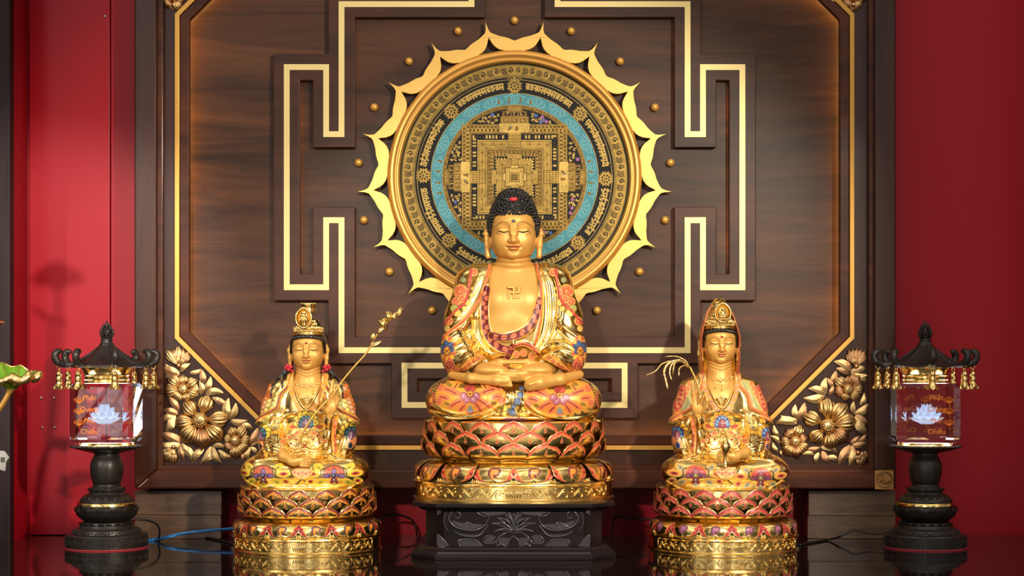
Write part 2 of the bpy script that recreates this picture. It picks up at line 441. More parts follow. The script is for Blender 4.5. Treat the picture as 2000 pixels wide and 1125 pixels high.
class Vol:
    def __init__(s, lo, hi, h):
        s.h = h; s.lo = np.array(lo, np.float32)
        n = np.ceil((np.array(hi) - np.array(lo))/h).astype(int) + 1
        s.ax = [(lo[i] + h*np.arange(n[i])).astype(np.float32) for i in range(3)]
        s.f = np.full(n, 1e3, np.float32)
    def sl(s, lo, hi):
        o = []
        for i in range(3):
            a = int(np.searchsorted(s.ax[i], lo[i])); b = int(np.searchsorted(s.ax[i], hi[i], 'right'))
            o.append(slice(max(a - 1, 0), b + 1))
        return tuple(o)
    def xyz(s, q): return s.ax[0][q[0]][:, None, None], s.ax[1][q[1]][None, :, None], s.ax[2][q[2]][None, None, :]
    def add(s, prim, k=6., sub=False):
        fn, lo, hi = prim
        q = s.sl(lo - k*1.6 - 2*s.h, hi + k*1.6 + 2*s.h)
        d = fn(*s.xyz(q))
        a = s.f[q]
        if a.size == 0: return
        s.f[q] = -smin(-a, d, k) if sub else smin(a, d, k)
    def both(s, mk, k=6.):
        for sg in (-1, 1): s.add(mk(sg), k)
    def chain(s, pts, k=6., kk=None):
        for a, b in zip(pts[:-1], pts[1:]): s.add(cap(a[:3], b[:3], a[3], b[3]), k)
    def cut_poly(s, pts, ylo, yhi, k=2., keep=False):
        """remove the prism over a polygon in x,z between two depths"""
        X = s.ax[0][:, None]; Z = s.ax[2][None, :]
        d2 = poly_sd(X, Z, pts)
        Y = s.ax[1]; dy = np.maximum(ylo - Y, Y - yhi)
        d = np.maximum(d2[:, None, :], dy[None, :, None]).astype(np.float32)
        s.f = -smin(-s.f, d, k) if not keep else -smin(-s.f, -d, k)
    def fold(s, pts, w, amp, ymax=10., taper=True, smooth=True):
        """a ridge (amp>0) or groove (amp<0) that follows a line drawn over the front"""
        if smooth and len(pts) > 2: pts = cat2(pts, 5)
        p = np.array(pts); lo = p.min(0) - 3*w; hi = p.max(0) + 3*w
        q = s.sl((lo[0], -1e4, lo[1]), (hi[0], ymax, hi[1]))
        X = s.ax[0][q[0]][:, None]; Z = s.ax[2][q[2]][None, :]
        if X.size == 0 or Z.size == 0: return
        g = amp*np.exp(-(seg_dist2d(X, Z, pts)/w)**2)
        s.f[q] -= g[:, None, :].astype(np.float32)
    def front(s, x, z):
        i = int(np.clip(round((x - s.lo[0])/s.h), 0, s.f.shape[0]-1)); k = int(np.clip(round((z - s.lo[2])/s.h), 0, s.f.shape[2]-1))
        n = np.nonzero(s.f[i, :, k] < 0)[0]
        return float(s.ax[1][n[0]]) if len(n) else 0.
    def mesh(s):
        f = s.f; neg = f < 0
        n = np.array(f.shape) - 1
        cnt = np.zeros(n, np.uint8)
        offs = [(i, j, k) for i in (0, 1) for j in (0, 1) for k in (0, 1)]
        for o in offs: cnt += neg[o[0]:o[0]+n[0], o[1]:o[1]+n[1], o[2]:o[2]+n[2]]
        act = (cnt > 0) & (cnt < 8)
        c = np.argwhere(act); idx = np.full(n, -1, np.int32); idx[act] = np.arange(len(c))
        val = {o: f[c[:, 0]+o[0], c[:, 1]+o[1], c[:, 2]+o[2]] for o in offs}
        acc = np.zeros((len(c), 3)); w = np.zeros(len(c))
        for o in offs:
            for ax in range(3):
                if o[ax]: continue
                p = list(o); p[ax] = 1; p = tuple(p)
                a, b = val[o], val[p]; x = (a < 0) != (b < 0)
                t = np.where(x, a/np.where(x, a - b, 1), 0)
                q = np.tile(np.array(o, float), (len(c), 1)); q[:, ax] += t
                acc[x] += q[x]; w[x] += 1
        v = (c + acc/w[:, None])*s.h + s.lo
        F = []
        for ax in range(3):
            b, d = [(1, 2), (2, 0), (0, 1)][ax]
            sh = list(f.shape); sh[ax] -= 1
            A = [slice(None)]*3; B = [slice(None)]*3; A[ax] = slice(0, -1); B[ax] = slice(1, None)
            na, nb = neg[tuple(A)], neg[tuple(B)]
            x = na != nb
            x[tuple(slice(None) if i == ax else slice(0, 1) for i in range(3))] = False
            for i in (b, d):
                e = [slice(None)]*3; e[i] = slice(0, 1); x[tuple(e)] = False
                e[i] = slice(-1, None); x[tuple(e)] = False
            pt = np.argwhere(x)
            fl = na[x]
            def cell(db, dd):
                r = pt.copy(); r[:, b] += db; r[:, d] += dd
                return idx[r[:, 0], r[:, 1], r[:, 2]]
            q = np.stack([cell(-1, -1), cell(0, -1), cell(0, 0), cell(-1, 0)], 1)
            q[~fl] = q[~fl][:, ::-1]
            F.append(q)
        return v, np.concatenate(F)
class Paint:
    """colours vertices by shapes drawn over the front view (photo-row coordinates px, py)"""
    def __init__(s, px, py, base, metal, front=None):
        s.x = px; s.y = py; n = len(px)
        s.c = np.empty((n, 4), np.float32); s.c[:, :3] = base; s.c[:, 3] = metal
        s.fr = np.ones(n, bool) if front is None else front
    def put(s, m, col, metal=0.):
        m = m & s.fr; s.c[m, :3] = col; s.c[m, 3] = metal
    def near(s, pts, r):
        p = np.array(pts); lo = p.min(0) - r; hi = p.max(0) + r
        return np.nonzero((s.x > lo[0]) & (s.x < hi[0]) & (s.y > lo[1]) & (s.y < hi[1]) & s.fr)[0]
    def mix(s, i, a, col, metal):
        k = a > 0
        i = i[k]; a = a[k][:, None]
        s.c[i] = s.c[i]*(1 - a) + np.array((*col, metal), np.float32)*a
    def stroke(s, pts, w, col, metal=0., smooth=True):
        if smooth and len(pts) > 2: pts = cat2(pts, 5)
        i = s.near(pts, w)
        if len(i) == 0: return
        s.mix(i, np.clip(.5 + (w/2 - seg_dist2d(s.x[i], s.y[i], pts))/.9, 0, 1), col, metal)
    def poly(s, pts, col, metal=0.):
        i = s.near(pts, 1)
        if len(i) == 0: return
        s.mix(i, np.clip(.5 - poly_sd(s.x[i], s.y[i], pts)/.9, 0, 1), col, metal)
    def oval(s, c, rx, ry, col, metal=0., a=0.):
        i = s.near([c], max(rx, ry) + 1)
        if len(i) == 0: return
        x = s.x[i] - c[0]; y = s.y[i] - c[1]
        u = x*math.cos(a) + y*math.sin(a); v = -x*math.sin(a) + y*math.cos(a)
        q = np.sqrt((u/rx)**2 + (v/ry)**2)
        s.mix(i, np.clip(.5 + (1 - q)*min(rx, ry)/.9, 0, 1), col, metal)
    def disc(s, c, r, col, metal=0.): s.oval(c, r, r, col, metal)
    def swirl(s, c, r, col, w=1.6, turn=1, a0=0., metal=0.):
        pts = [(c[0] + r*(1 - t/1.25)*math.cos(a0 + turn*t*8.5), c[1] + r*(1 - t/1.25)*math.sin(a0 + turn*t*8.5)) for t in np.linspace(0, 1, 22)]
        s.stroke(pts, w, col, metal, smooth=False)
    def petalring(s, c, n, r, pl, pw, col, edge=None, a0=0., metal=0., inner=None, arc=2*PI):
        for k in range(n):
            a = a0 + arc*k/n
            q = (c[0] + r*math.cos(a), c[1] + r*math.sin(a))
            if edge is not None: s.oval(q, pl + 1.4, pw + 1.4, edge, 0, a)
            s.oval(q, pl, pw, col, metal, a)
            if inner is not None: s.oval((c[0] + (r - pl*.25)*math.cos(a), c[1] + (r - pl*.25)*math.sin(a)), pl*.5, pw*.55, inner, 0, a)
def vol_object(name, vol, unit, mat, parent, paintfn=None, offset=(0, 0, 0)):
    v, q = vol.mesh()
    me = bpy.data.meshes.new(name)
    w = (v + np.array(offset))*unit
    me.vertices.add(len(w)); me.vertices.foreach_set('co', w.astype(np.float32).ravel())
    me.loops.add(q.size); me.loops.foreach_set('vertex_index', q.astype(np.int32).ravel())
    me.polygons.add(len(q)); me.polygons.foreach_set('loop_start', np.arange(0, q.size, 4, dtype=np.int32))
    me.update(calc_edges=True); me.validate()
    me.materials.append(mat)
    if paintfn is not None:
        c = paintfn(v)
        ca = me.color_attributes.new('paint', 'FLOAT_COLOR', 'POINT')
        ca.data.foreach_set('color', c.astype(np.float32).ravel())
    return finish(name, me, parent)
# ---------------------------------------------------------------- the setting: niche walls, floor
def slab(name, a, b, mat, **kw):
    m = MB(); m.box(a, b); o = m.build(name, mat, None, smooth=False, **kw); o['kind'] = 'structure'; return o
WX = 1.016
FLOOR = -.86
slab('wall_back', (-1.3, .25, FLOOR), (1.3, .33, 1.45), M['wall'])
slab('wall_left', (-1.25, .13, FLOOR), (-WX, .25, 1.45), M['wall'])
slab('wall_right', (1.14, .06, FLOOR), (1.25, .25, 1.45), M['wall'])
slab('trim_1', (-1.25, .10, FLOOR), (-1.0090, .13, 1.45), M['pillar'], bevel=.003)
slab('floor', (-2.2, -1.6, FLOOR - .05), (2.2, .33, FLOOR), M['pillar'])
def wall_board(n, px0, px1, y, screws):
    a, b = P(px0, 1047, y), P(px1, -260, y)
    m = MB(); m.box((a.x, y, .001), (b.x, .2495, b.z))
    o = m.build('wall_panel_%d' % n, M['wall'], None, smooth=False, bevel=.0015); o['kind'] = 'structure'
    for sx, sy in screws:
        q = P(sx, sy, y); k = MB()
        k.sphere((q.x, y, q.z), (.0032, .0018, .0032), 12, 8); k.sphere((q.x, y - .0016, q.z), (.0013, .0008, .0013), 8, 6)
        k.build('screw', M['screw'], o)
wall_board(1, 57.5, 214.5, .236, [(80, 777), (105, 777), (82, 835), (106, 835), (205, 32)])
wall_board(2, 216.5, 330, .230, [])

# ---------------------------------------------------------------- altar table with its polished black top
def make_table():
    t = thing('altar_table', 'black polished altar table top reflecting the golden statues and the lanterns', 'table', (0, -.22, FLOOR))
    m = MB(); pl = [(-1.13, -.70), (1.13, -.70), (1.13, .2495), (-1.008, .2495), (-1.008, .0995), (-1.13, .0995)]
    m.prism(pl, -.03, 0); m.v = [(x, z, y) for x, y, z in m.v]; m.build('table_top', M['table'], t, smooth=False, bevel=.002)
    m = MB(); m.box((-.96, -.64, -.13), (.96, .22, -.03)); m.build('apron', M['black'], t, smooth=False, bevel=.003)
    for sx in (-1, 1):
        for y0 in (-.64, .13):
            m = MB(); x = sx*.91; m.box((x - .045, y0, FLOOR), (x + .045, y0 + .09, -.13)); m.build('leg', M['black'], t, smooth=False, bevel=.004)
make_table()

# wooden blocks that carry the panel
def block(px0, px1, py0, py1, label, z0=None):
    y = .17
    a, b = P(px0, py1, y), P(px1, py0, y)
    m = MB(); m.box((a.x, y, max(a.z, 0.0)), (b.x, .245, b.z))
    o = m.build('wooden_block', M['block'], None, smooth=False, bevel=.0015)
    # origin at its base
    c = Vector(((a.x + b.x)/2, .205, max(a.z, 0)))
    o.data.transform(Matrix.Translation(-c)); o.location = c
    tag(o, label, 'block', 'wooden blocks under the carved panel')
block(263, 432, 1006, 1060, 'brown wooden block on the table beside the left lantern, lower of two')
block(263, 433, 958.5, 1005.5, 'brown wooden block under the panel beside the left lantern, upper of two')
block(1577, 1749, 1008, 1060, 'brown wooden block on the table beside the right lantern, lower of two')
block(1579, 1749, 958.5, 1007.5, 'brown wooden block under the panel beside the right lantern, upper of two')

# ---------------------------------------------------------------- carved wooden panel
def q2(px, py, y): v = P(px, py, y); return (v.x, v.z)
PANEL = thing('carved_altar_panel', 'large dark wooden wall panel with raised brass lined fretwork and glowing octagonal edge', 'wall panel', (0, .245, P(0, 955, .13).z))
def poly_part(name, pts, y0, y1, mat, holes=(), **kw):
    m = MB(); m.prism([q2(x, y, y0) for x, y in pts], y0, y1, [[q2(x, y, y0) for x, y in h] for h in holes])
    return m.build(name, mat, kw.pop('parent', PANEL), smooth=False, **kw)
XL, XR, YT, YB = 262, 1750, -290, 955
xl, xr, yt, yb = 306, 1708, -246, 917
def frame_bars():
    y0, y1 = .130, .245
    poly_part('frame_stile', [(XL, YB), (XL, YT), (xl, yt), (xl, yb)], y0, y1, M['framev'], bevel=.004, seg=3)
    poly_part('frame_stile', [(XR, YT), (XR, YB), (xr, yb), (xr, yt)], y0, y1, M['framev'], bevel=.004, seg=3)
    poly_part('frame_rail', [(XR, YB), (XL, YB), (xl, yb), (xr, yb)], y0, y1, M['frame'], bevel=.004, seg=3)
    poly_part('frame_rail', [(XL, YT), (XR, YT), (xr, yt), (xl, yt)], y0, y1, M['frame'], bevel=.004, seg=3)
    o = poly_part('frame_lip', [(xl-1, yb+1), (xr+1, yb+1), (xr+1, yt-1), (xl-1, yt-1)], .141, .24, M['frame'],
              holes=[[(318, 909), (1697, 909), (1697, -234), (318, -234)]], bevel=.0015)
frame_bars()
OCX, OCY, OHW, OHH, OCUT = 1005, 344, 664, 535, 218
def octo(t):
    w, h, c = OHW - t, OHH - t, OCUT - .586*t
    return [(OCX - w, OCY - h + c), (OCX - w, OCY + h - c), (OCX - w + c, OCY + h), (OCX + w - c, OCY + h),
            (OCX + w, OCY + h - c), (OCX + w, OCY - h + c), (OCX + w - c, OCY - h), (OCX - w + c, OCY - h)]
poly_part('field_board', [(316, 911), (1699, 911), (1699, -236), (316, -236)], .155, .19, M['framev'], holes=[octo(13)])
poly_part('gold_strip', octo(0), .1475, .156, M['strip'], holes=[octo(9)], bevel=.0008)
poly_part('octagon_moulding', octo(9.5), .1500, .166, M['frame'], holes=[octo(29)], bevel=.0025, seg=3)
poly_part('light_strip', octo(17), .1662, .1690, M['led'], holes=[octo(21)])
poly_part('back_board', octo(2), .1905, .235, M['board'])

MCX, MCY = 1005, 346
QUAD = [(338, -84), (368, -84), (368, -215), (445, -215), (445, 215), (368, 215), (368, 84), (338, 84)]
PATH = []
for k in range(4):
    for a, b in QUAD:
        for _ in range(k): a, b = -b, a
        PATH.append((MCX + a, MCY + b))
    # corner of the square
    a, b = 338, 338
    for _ in range(k): a, b = -b, a
    PATH.append((MCX + a, MCY + b))
def union_rects(name, hw, y0, y1, mat, **kw):
    R = []
    n = len(PATH)
    for i in range(n):
        (ax, ay), (bx, by) = PATH[i], PATH[(i+1) % n]
        R.append((min(ax, bx) - hw, min(ay, by) - hw, max(ax, bx) + hw, max(ay, by) + hw))
    xs = sorted({round(v, 3) for r in R for v in (r[0], r[2])}); ys = sorted({round(v, 3) for r in R for v in (r[1], r[3])})
    on = np.zeros((len(xs) - 1, len(ys) - 1), bool)
    for r in R:
        i0, i1 = xs.index(round(r[0], 3)), xs.index(round(r[2], 3)); j0, j1 = ys.index(round(r[1], 3)), ys.index(round(r[3], 3))
        on[i0:i1, j0:j1] = True
    m = MB(); vi = {}
    def V(i, j, y):
        if (i, j, y) not in vi:
            x, z = q2(xs[i], ys[j], y0); vi[(i, j, y)] = len(m.v); m.v.append((x, y, z))
        return vi[(i, j, y)]
    g = lambda i, j: 0 <= i < on.shape[0] and 0 <= j < on.shape[1] and on[i, j]
    for i in range(on.shape[0]):
        for j in range(on.shape[1]):
            if not on[i, j]: continue
            m.f.append((V(i, j, y0), V(i+1, j, y0), V(i+1, j+1, y0), V(i, j+1, y0)))
            for c, (a, b) in (((i, j-1), ((i, j), (i+1, j))), ((i+1, j), ((i+1, j), (i+1, j+1))), ((i, j+1), ((i+1, j+1), (i, j+1))), ((i-1, j), ((i, j+1), (i, j)))):
                if not g(*c): m.f.append((V(*a, y0), V(*a, y1), V(*b, y1), V(*b, y0)))
    return m.build(name, mat, PANEL, smooth=False, **kw)
union_rects('raised_fret', 26, .1715, .1855, M['band'], bevel=.0016)
union_rects('fret_core', 19, .1854, .1908, M['band'])
for x0, x1, yy0, yy1 in ((583, 585.5, 168, 525), (1424.5, 1427, 168, 525), (685, 687.5, 40, 278), (685, 687.5, 414, 650), (1322.5, 1325, 40, 278), (1322.5, 1325, 414, 650), (811.5, 813.5, 744, 764), (1196.5, 1198.5, 744, 764)):
    poly_part('fret_light', [(x0, yy1), (x1, yy1), (x1, yy0), (x0, yy0)], .1866, .1895, M['ledsoft'])
union_rects('brass_inlay', 5.6, .1705, .1720, M['inlay'])
for k in range(17):
    a = 2*PI*k/17
    if k in (8, 9): continue
    c = P(MCX + 306*math.sin(a), MCY - 306*math.cos(a), .1835)
    m = MB(); m.sphere(c, .0083, 20, 14); m.build('gold_bead', M['beadgold'], PANEL)
# maker's seal on the lower right of the frame
def make_seal():
    o = poly_part('seal_plate', [(1709, 956), (1709, 918.5), (1745.5, 918.5), (1745.5, 956)], .1285, .131, M['seal'], bevel=.0005)
    m = MB(); c = P(1727.5, 937, .1284); u = .0010382
    circ = lambda cx, cy, r, a0, a1, n=26: [(c.x + u*(cx + r*math.cos(a0 + (a1-a0)*i/n)), .1283, c.z + u*(cy + r*math.sin(a0 + (a1-a0)*i/n))) for i in range(n + 1)]
    w = .0006
    m.tube(circ(0, 0, 15.5, 0, 2*PI, 40)[:-1], w, 6, closed=True)
    m.tube(circ(2, 2, 11.5, -.9, 2.6), w, 6)
    for cx, cy, r, a0, a1 in ((-9, 5, 3.5, .3, 4.6), (-6, 9, 3, -.6, 3.4), (-11, -1, 3.2, .6, 4.9), (-4, 3.5, 2.6, -1.6, 3.0), (-5, -3, 3.6, .2, 4.4), (-2, -6, 4.6, .9, 3.9),
                              (-6, -9, 5, .2, 2.7), (0, -10, 4.5, .3, 2.9), (6, -9, 4.2, .2, 2.8), (8, -5, 2.2, 0, 6), (-9, -6, 4, .3, 2.4), (2, -13, 5, .5, 2.6)):
        m.tube(circ(cx, cy, r, a0, a1, 14), w*.9, 6)
    m.build('engraved_emblem', M['engrave'], o)
make_seal()

# ---------------------------------------------------------------- gilded floral carvings in the corners of the panel
def flower_petal_mesh(name, n_rib=5, seed=0, lobe=.0):
    """a cupped, ribbed petal, base at origin, length 1 along +z, width about 1 along x, bulging to -y"""
    r = random.Random(seed); m = MB()
    def fn(u, v):
        a = (u - .5)*2; t = v
        w = .085 + .46*math.sin(PI*min(1, max(0, t*.98 - .10)**1.0*.88 + .02))**1.25
        if t > .93: w *= max(.0, 1 - ((t - .93)/.07)**2)**.5*.9 + .1
        x = a*w
        z = t - .10*a*a*t - lobe*abs(math.sin(a*2.2))*t*.2
        bulge = math.sin(PI*min(1, t*.92 + .04))*(1 - .75*a*a)
        y = -.42*bulge - .035*math.cos(a*PI*n_rib)*(.35 + .65*math.sin(PI*t)) - .05
        return (x, y, z)
    m.grid(fn, 25, 12)
    def back(u, v):
        x, y, z = fn(u, v); return (x*.98, y*.25 + .06, z*.99)
    m.grid(back, 25, 12, flip=True)
    return m
def leaf_mesh(seed=0, bend=.25):
    m = MB()
    def fn(u, v):
        a = (u - .5)*2; t = v
        w = .17*math.sin(PI*t**.8)**.8 + .008
        cx = bend*math.sin(PI*t*.9)*.5
        x = a*w + cx; z = t
        y = -.13*math.sin(PI*min(1, t*.95 + .03)) - .07*(1 - abs(a))*math.sin(PI*t) - .012*math.cos(t*26 + abs(a)*5)*(abs(a))
        return (x, y, z)
    m.grid(fn, 9, 16)
    m.grid(lambda u, v: (fn(u, v)[0]*.98, fn(u, v)[1]*.3 + .035, v), 9, 16, flip=True)
    return m
def data_of(mb, name, mat):
    o = mb.build(name, mat, None, local=True); me = o.data; bpy.data.objects.remove(o); return me
PETALS = [data_of(flower_petal_mesh('p', 5, 1), 'flower_petal', M['gilt']), data_of(flower_petal_mesh('p', 7, 2, .6), 'flower_petal', M['gilt_rose'])]
LEAVES = [data_of(leaf_mesh(0, .25), 'carved_leaf', M['gilt']), data_of(leaf_mesh(1, -.25), 'carved_leaf', M['gilt']), data_of(leaf_mesh(2, .1), 'carved_leaf', M['gilt_rose'])]
FY = .1545
def inst(name, me, parent, base, tip, wscale=1., dscale=1., y=FY, lift=0.):
    """place a unit-length petal or leaf from base to tip (photo pixels) on the panel field"""
    a, b = P(base[0], base[1], y), P(tip[0], tip[1], y)
    d = b - a; L = d.length
    X = Vector((d.z, 0, -d.x)).normalized(); Zv = d.normalized(); Yv = Zv.cross(X)
    if Yv.y < 0: X = -X; Yv = Zv.cross(X)
    R = Matrix((X, Yv, Zv)).transposed()
    o = bpy.data.objects.new(name, me); COL.objects.link(o); o.parent = parent
    loc = a - world_loc(parent) + Vector((0, -lift, 0))
    o.matrix_basis = Matrix.Translation(loc) @ R.to_4x4() @ Matrix.Diagonal((L*wscale, L*dscale, L, 1))
    return o
def carving(label, sc, org, flowers, buds, leaves, rose=.25, seed=3, corner=None):
    r = random.Random(seed)
    g = lambda p: (org[0] + p[0]/sc, org[1] + p[1]/sc)
    base = P(*g(corner), .1545)
    t = thing('gilded_floral_carving', label, 'carving', base, 0, 'gilded flower carvings in the panel corners')
    for c, ps, big in flowers:
        cc = g(c); cp = P(*cc, FY)
        rad = sum(math.hypot(p[0]-c[0], p[1]-c[1]) for p in ps)/len(ps)/sc*.00105
        m = MB()                                  # centre boss with seeds
        br = rad*(.40 if big else .46)
        m.sphere((cp.x, FY - br*.55, cp.z), (br, br*.75, br), 20, 12)
        for k in range(19):
            a = k*2.4; q = br*.62*math.sqrt(k/19)
            m.sphere((cp.x + q*math.cos(a), FY - br*1.2 + q*.25, cp.z + q*math.sin(a)), br*.15, 8, 6)
        for k in range(14):
            a = 2*PI*k/14
            m.tube([(cp.x + br*s_*math.cos(a), FY - br*(.55 + .75*math.cos(math.asin(min(1, s_*.96)))), cp.z + br*s_*math.sin(a)) for s_ in (.55, .7, .85, .97)], br*.09, 6)
        m.tube([(cp.x, FY + .003, cp.z), (cp.x, FY - br*.4, cp.z)], br*.5, 10)
        f = m.build('flower', M['gilt'], t)
        for k, p in enumerate(ps):
            d = Vector((p[0]-c[0], p[1]-c[1])); L = d.length; d.normalize()
            b0 = (c[0] + d.x*L*.26, c[1] + d.y*L*.26); b1 = (c[0] + d.x*L*1.44, c[1] + d.y*L*1.44)
            inst('petal', PETALS[1 if r.random() < rose else 0], f, g(b0), g(b1), .74 if big else .84, .80, lift=.001*r.random())
    for c, n, a0, a1, L in buds:                  # bud: fan of small petals
        cc = g(c); cp = P(*cc, FY); m = MB()
        m.sphere((cp.x, FY - .004, cp.z), (.006, .006, .006), 12, 8)
        f = m.build('flower_bud', M['gilt_rose'], t)
        for row, (ll, nn) in enumerate(((L, n), (L*.62, max(2, n-2)))):
            for k in range(nn):
                a = math.radians(a0 + (a1 - a0)*(k/(nn-1)))
                inst('petal', PETALS[1 if r.random() < .5 else 0], f, c and g(c), g((c[0] + ll*math.cos(a), c[1] + ll*math.sin(a))), .55, .5, lift=.004*row)
    for i, (b, p) in enumerate(leaves):
        inst('leaf', LEAVES[2 if r.random() < rose else i % 2], t, g(b), g(p), 1.15, .75, lift=.0005 + .003*r.random())
    return t
L_FL = [((400, 690), [(445, 545), (565, 685), (525, 815), (410, 880), (290, 825), (245, 715), (300, 585)], True),
        ((255, 430), [(250, 345), (335, 375), (345, 465), (280, 505), (200, 500), (135, 440), (165, 360)], False),
        ((695, 865), [(665, 785), (755, 785), (790, 865), (765, 935), (695, 975), (630, 935), (620, 850)], False)]
L_LV = [((225,310),(55,260)),((225,310),(105,215)),((215,315),(90,340)),((225,290),(315,222)),((310,295),(400,260)),((425,395),(400,262)),((425,450),(478,325)),((440,470),(590,470)),
        ((515,505),(632,560)),((500,500),(560,560)),((215,615),(130,500)),((210,640),(72,610)),((180,650),(72,720)),((165,655),(95,800)),((185,650),(150,785)),((225,885),(62,805)),((230,885),(150,805)),
        ((230,900),(42,885)),((230,900),(255,1030)),((240,905),(325,1055)),((240,890),(325,962)),((190,925),(66,940)),((425,935),(338,1058)),((495,920),(388,1058)),((495,920),(585,1052)),
        ((500,912),(605,930)),((545,950),(665,1002)),((640,680),(645,508)),((640,690),(692,545)),((640,680),(585,572)),((650,700),(795,690)),((735,735),(842,772)),((820,905),(880,758)),
        ((825,910),(892,885)),((815,920),(805,1035)),((822,920),(872,990)),((758,970),(762,1038)),((375,480),(365,350)),((405,480),(385,360))]
L_BD = [((215, 235), 5, -128, -55, 170), ((170, 920), 3, 95, 150, 155)]
carving('gilded flower carving in the lower left corner of the wall panel, by the left lantern', 4.327, (300, 660), L_FL, L_BD, L_LV, .18, 3, (60, 1060))
R_FL = [((540, 740), [(540, 575), (655, 610), (715, 710), (675, 840), (570, 885), (440, 835), (400, 675)], True),
        ((715, 430), [(645, 365), (715, 345), (790, 345), (815, 425), (785, 490), (695, 500), (630, 455)], False),
        ((270, 870), [(215, 790), (300, 775), (350, 850), (345, 930), (285, 980), (210, 955), (180, 880)], False)]
R_LV = [((745,275),(595,205)),((740,275),(655,180)),((725,300),(615,258)),((740,300),(878,263)),((760,312),(895,308)),((780,345),(885,368)),((570,385),(618,275)),((525,475),(540,335)),
        ((525,475),(380,435)),((520,485),(342,500)),((560,480),(592,400)),((505,500),(425,545)),((820,570),(850,462)),((770,640),(775,535)),((775,645),(893,542)),((785,650),(898,728)),
        ((785,655),(893,812)),((780,660),(822,785)),((740,890),(815,825)),((810,880),(878,810)),((750,910),(875,880)),((735,905),(650,990)),((735,910),(642,1080)),((740,915),(722,1085)),
        ((745,912),(790,1000)),((490,920),(625,975)),((500,955),(562,1060)),((540,1005),(642,1045)),((470,965),(452,1062)),((380,940),(485,925)),((430,980),(335,990)),((290,690),(280,560)),
        ((300,690),(350,545)),((290,700),(150,650)),((285,715),(105,730)),((130,835),(95,735)),((140,890),(60,830)),((125,965),(85,880)),((150,950),(160,1000)),((590,420),(540,340))]
R_BD = [((785, 240), 5, -115, -60, 170), ((800, 970), 3, 20, 75, 130)]
carving('gilded flower carving in the lower right corner of the wall panel, by the right lantern', 4.326, (1490, 660), R_FL, R_BD, R_LV, .45, 5, (905, 1075))
T_FL = [((0, -60), [(20, -14), (48, -50), (-30, -20), (-52, -66), (40, -96), (0, -112), (-36, -100)], False)]
T_LV = [((0, -100), (70, -160)), ((-10, -100), (-70, -180)), ((20, -110), (10, -210)), ((40, -70), (130, -60))]
carving('tip of gilded flower carving at the upper left corner of the wall panel', 2.6, (338, 18), T_FL, [((6, -20), 4, 40, 140, 36)], T_LV, .2, 8, (0, 0))
carving('tip of gilded flower carving at the upper right corner of the wall panel', 2.6, (1666, 18), T_FL, [((0, -20), 4, 40, 140, 36)], [((-b[0], b[1]), (-p[0], p[1])) for b, p in T_LV], .4, 9, (0, 0))
# ---------------------------------------------------------------- mandala roundel: lotus border, rim, printed disc
K_BLACK = lin(24, 24, 26); K_GOLD = lin(156, 127, 65); K_PALE = lin(182, 152, 84); K_DARK = lin(118, 92, 44); K_DEEP = lin(72, 56, 30)
K_TEAL = lin(74, 136, 148); K_TEAL2 = lin(136, 190, 194); K_TEALD = lin(58, 122, 136); K_BLUE = lin(62, 92, 160); K_PURP = lin(150, 88, 140); K_OLIVE = lin(62, 58, 38)
class Ink:
    """flat print: coloured shapes stacked a hair apart on the disc; x right, y up, pixels from the centre"""
    def __init__(s, c, y0, u): s.m = MB(); s.c = c; s.y0 = y0; s.u = u; s.lay = 0; s.sub = 0
    def P(s, p, l=None): return (s.c.x + p[0]*s.u, s.y0 - (s.lay if l is None else l)*.00011 - s.sub*.000008, s.c.z + p[1]*s.u)
    def poly(s, pts, col, metal=0., convex=True):
        s.sub = (s.sub + 1) % 12
        vs = [s.P(p) for p in pts]; n = len(vs)
        if convex: fs = [tuple(range(n))]
        else: fs = [tuple(t) for t in geometry.tessellate_polygon([[Vector((p[0], p[1], 0)) for p in pts]])]
        s.m._add(vs, fs, [(*col, metal)]*n)
    def ring(s, r0, r1, col, metal=0., n=96, a0=0, a1=2*PI):
        vs = []; full = abs(a1 - a0 - 2*PI) < 1e-6; k = n + 1
        for i in range(k):
            a = a0 + (a1 - a0)*i/n
            vs += [s.P((r0*math.cos(a), r0*math.sin(a))), s.P((r1*math.cos(a), r1*math.sin(a)))]
        s.m._add(vs, [(2*i, 2*i+1, 2*i+3, 2*i+2) for i in range(n)], [(*col, metal)]*len(vs))
    def disc(s, c, r, col, metal=0., n=14): s.poly([(c[0] + r*math.cos(2*PI*i/n), c[1] + r*math.sin(2*PI*i/n)) for i in range(n)], col, metal)
    def rect(s, x0, y0, x1, y1, col, metal=0.): s.poly([(x0, y0), (x1, y0), (x1, y1), (x0, y1)], col, metal)
    def line(s, pts, w, col, metal=0., taper=False):
        s.sub = (s.sub + 1) % 12
        n = len(pts); vs = []
        for i in range(n):
            a = pts[max(i-1, 0)]; b = pts[min(i+1, n-1)]
            dx, dy = b[0]-a[0], b[1]-a[1]; L = math.hypot(dx, dy) or 1
            h = w/2*(1 - .75*i/(n-1) if taper else 1)
            vs += [s.P((pts[i][0] - dy/L*h, pts[i][1] + dx/L*h)), s.P((pts[i][0] + dy/L*h, pts[i][1] - dx/L*h))]
        s.m._add(vs, [(2*i, 2*i+1, 2*i+3, 2*i+2) for i in range(n-1)], [(*col, metal)]*len(vs))
    def arc(s, c, r, a0, a1, w, col, metal=0., n=9, taper=False):
        s.line([(c[0] + r*math.cos(a0 + (a1-a0)*i/n), c[1] + r*math.sin(a0 + (a1-a0)*i/n)) for i in range(n+1)], w, col, metal, taper)
    def spiral(s, c, r, a0, turn, w, col, metal=0., n=14, k=.85):
        s.line([(c[0] + r*(1 - k*t)*math.cos(a0 + turn*t), c[1] + r*(1 - k*t)*math.sin(a0 + turn*t)) for t in [i/n for i in range(n+1)]], w, col, metal)
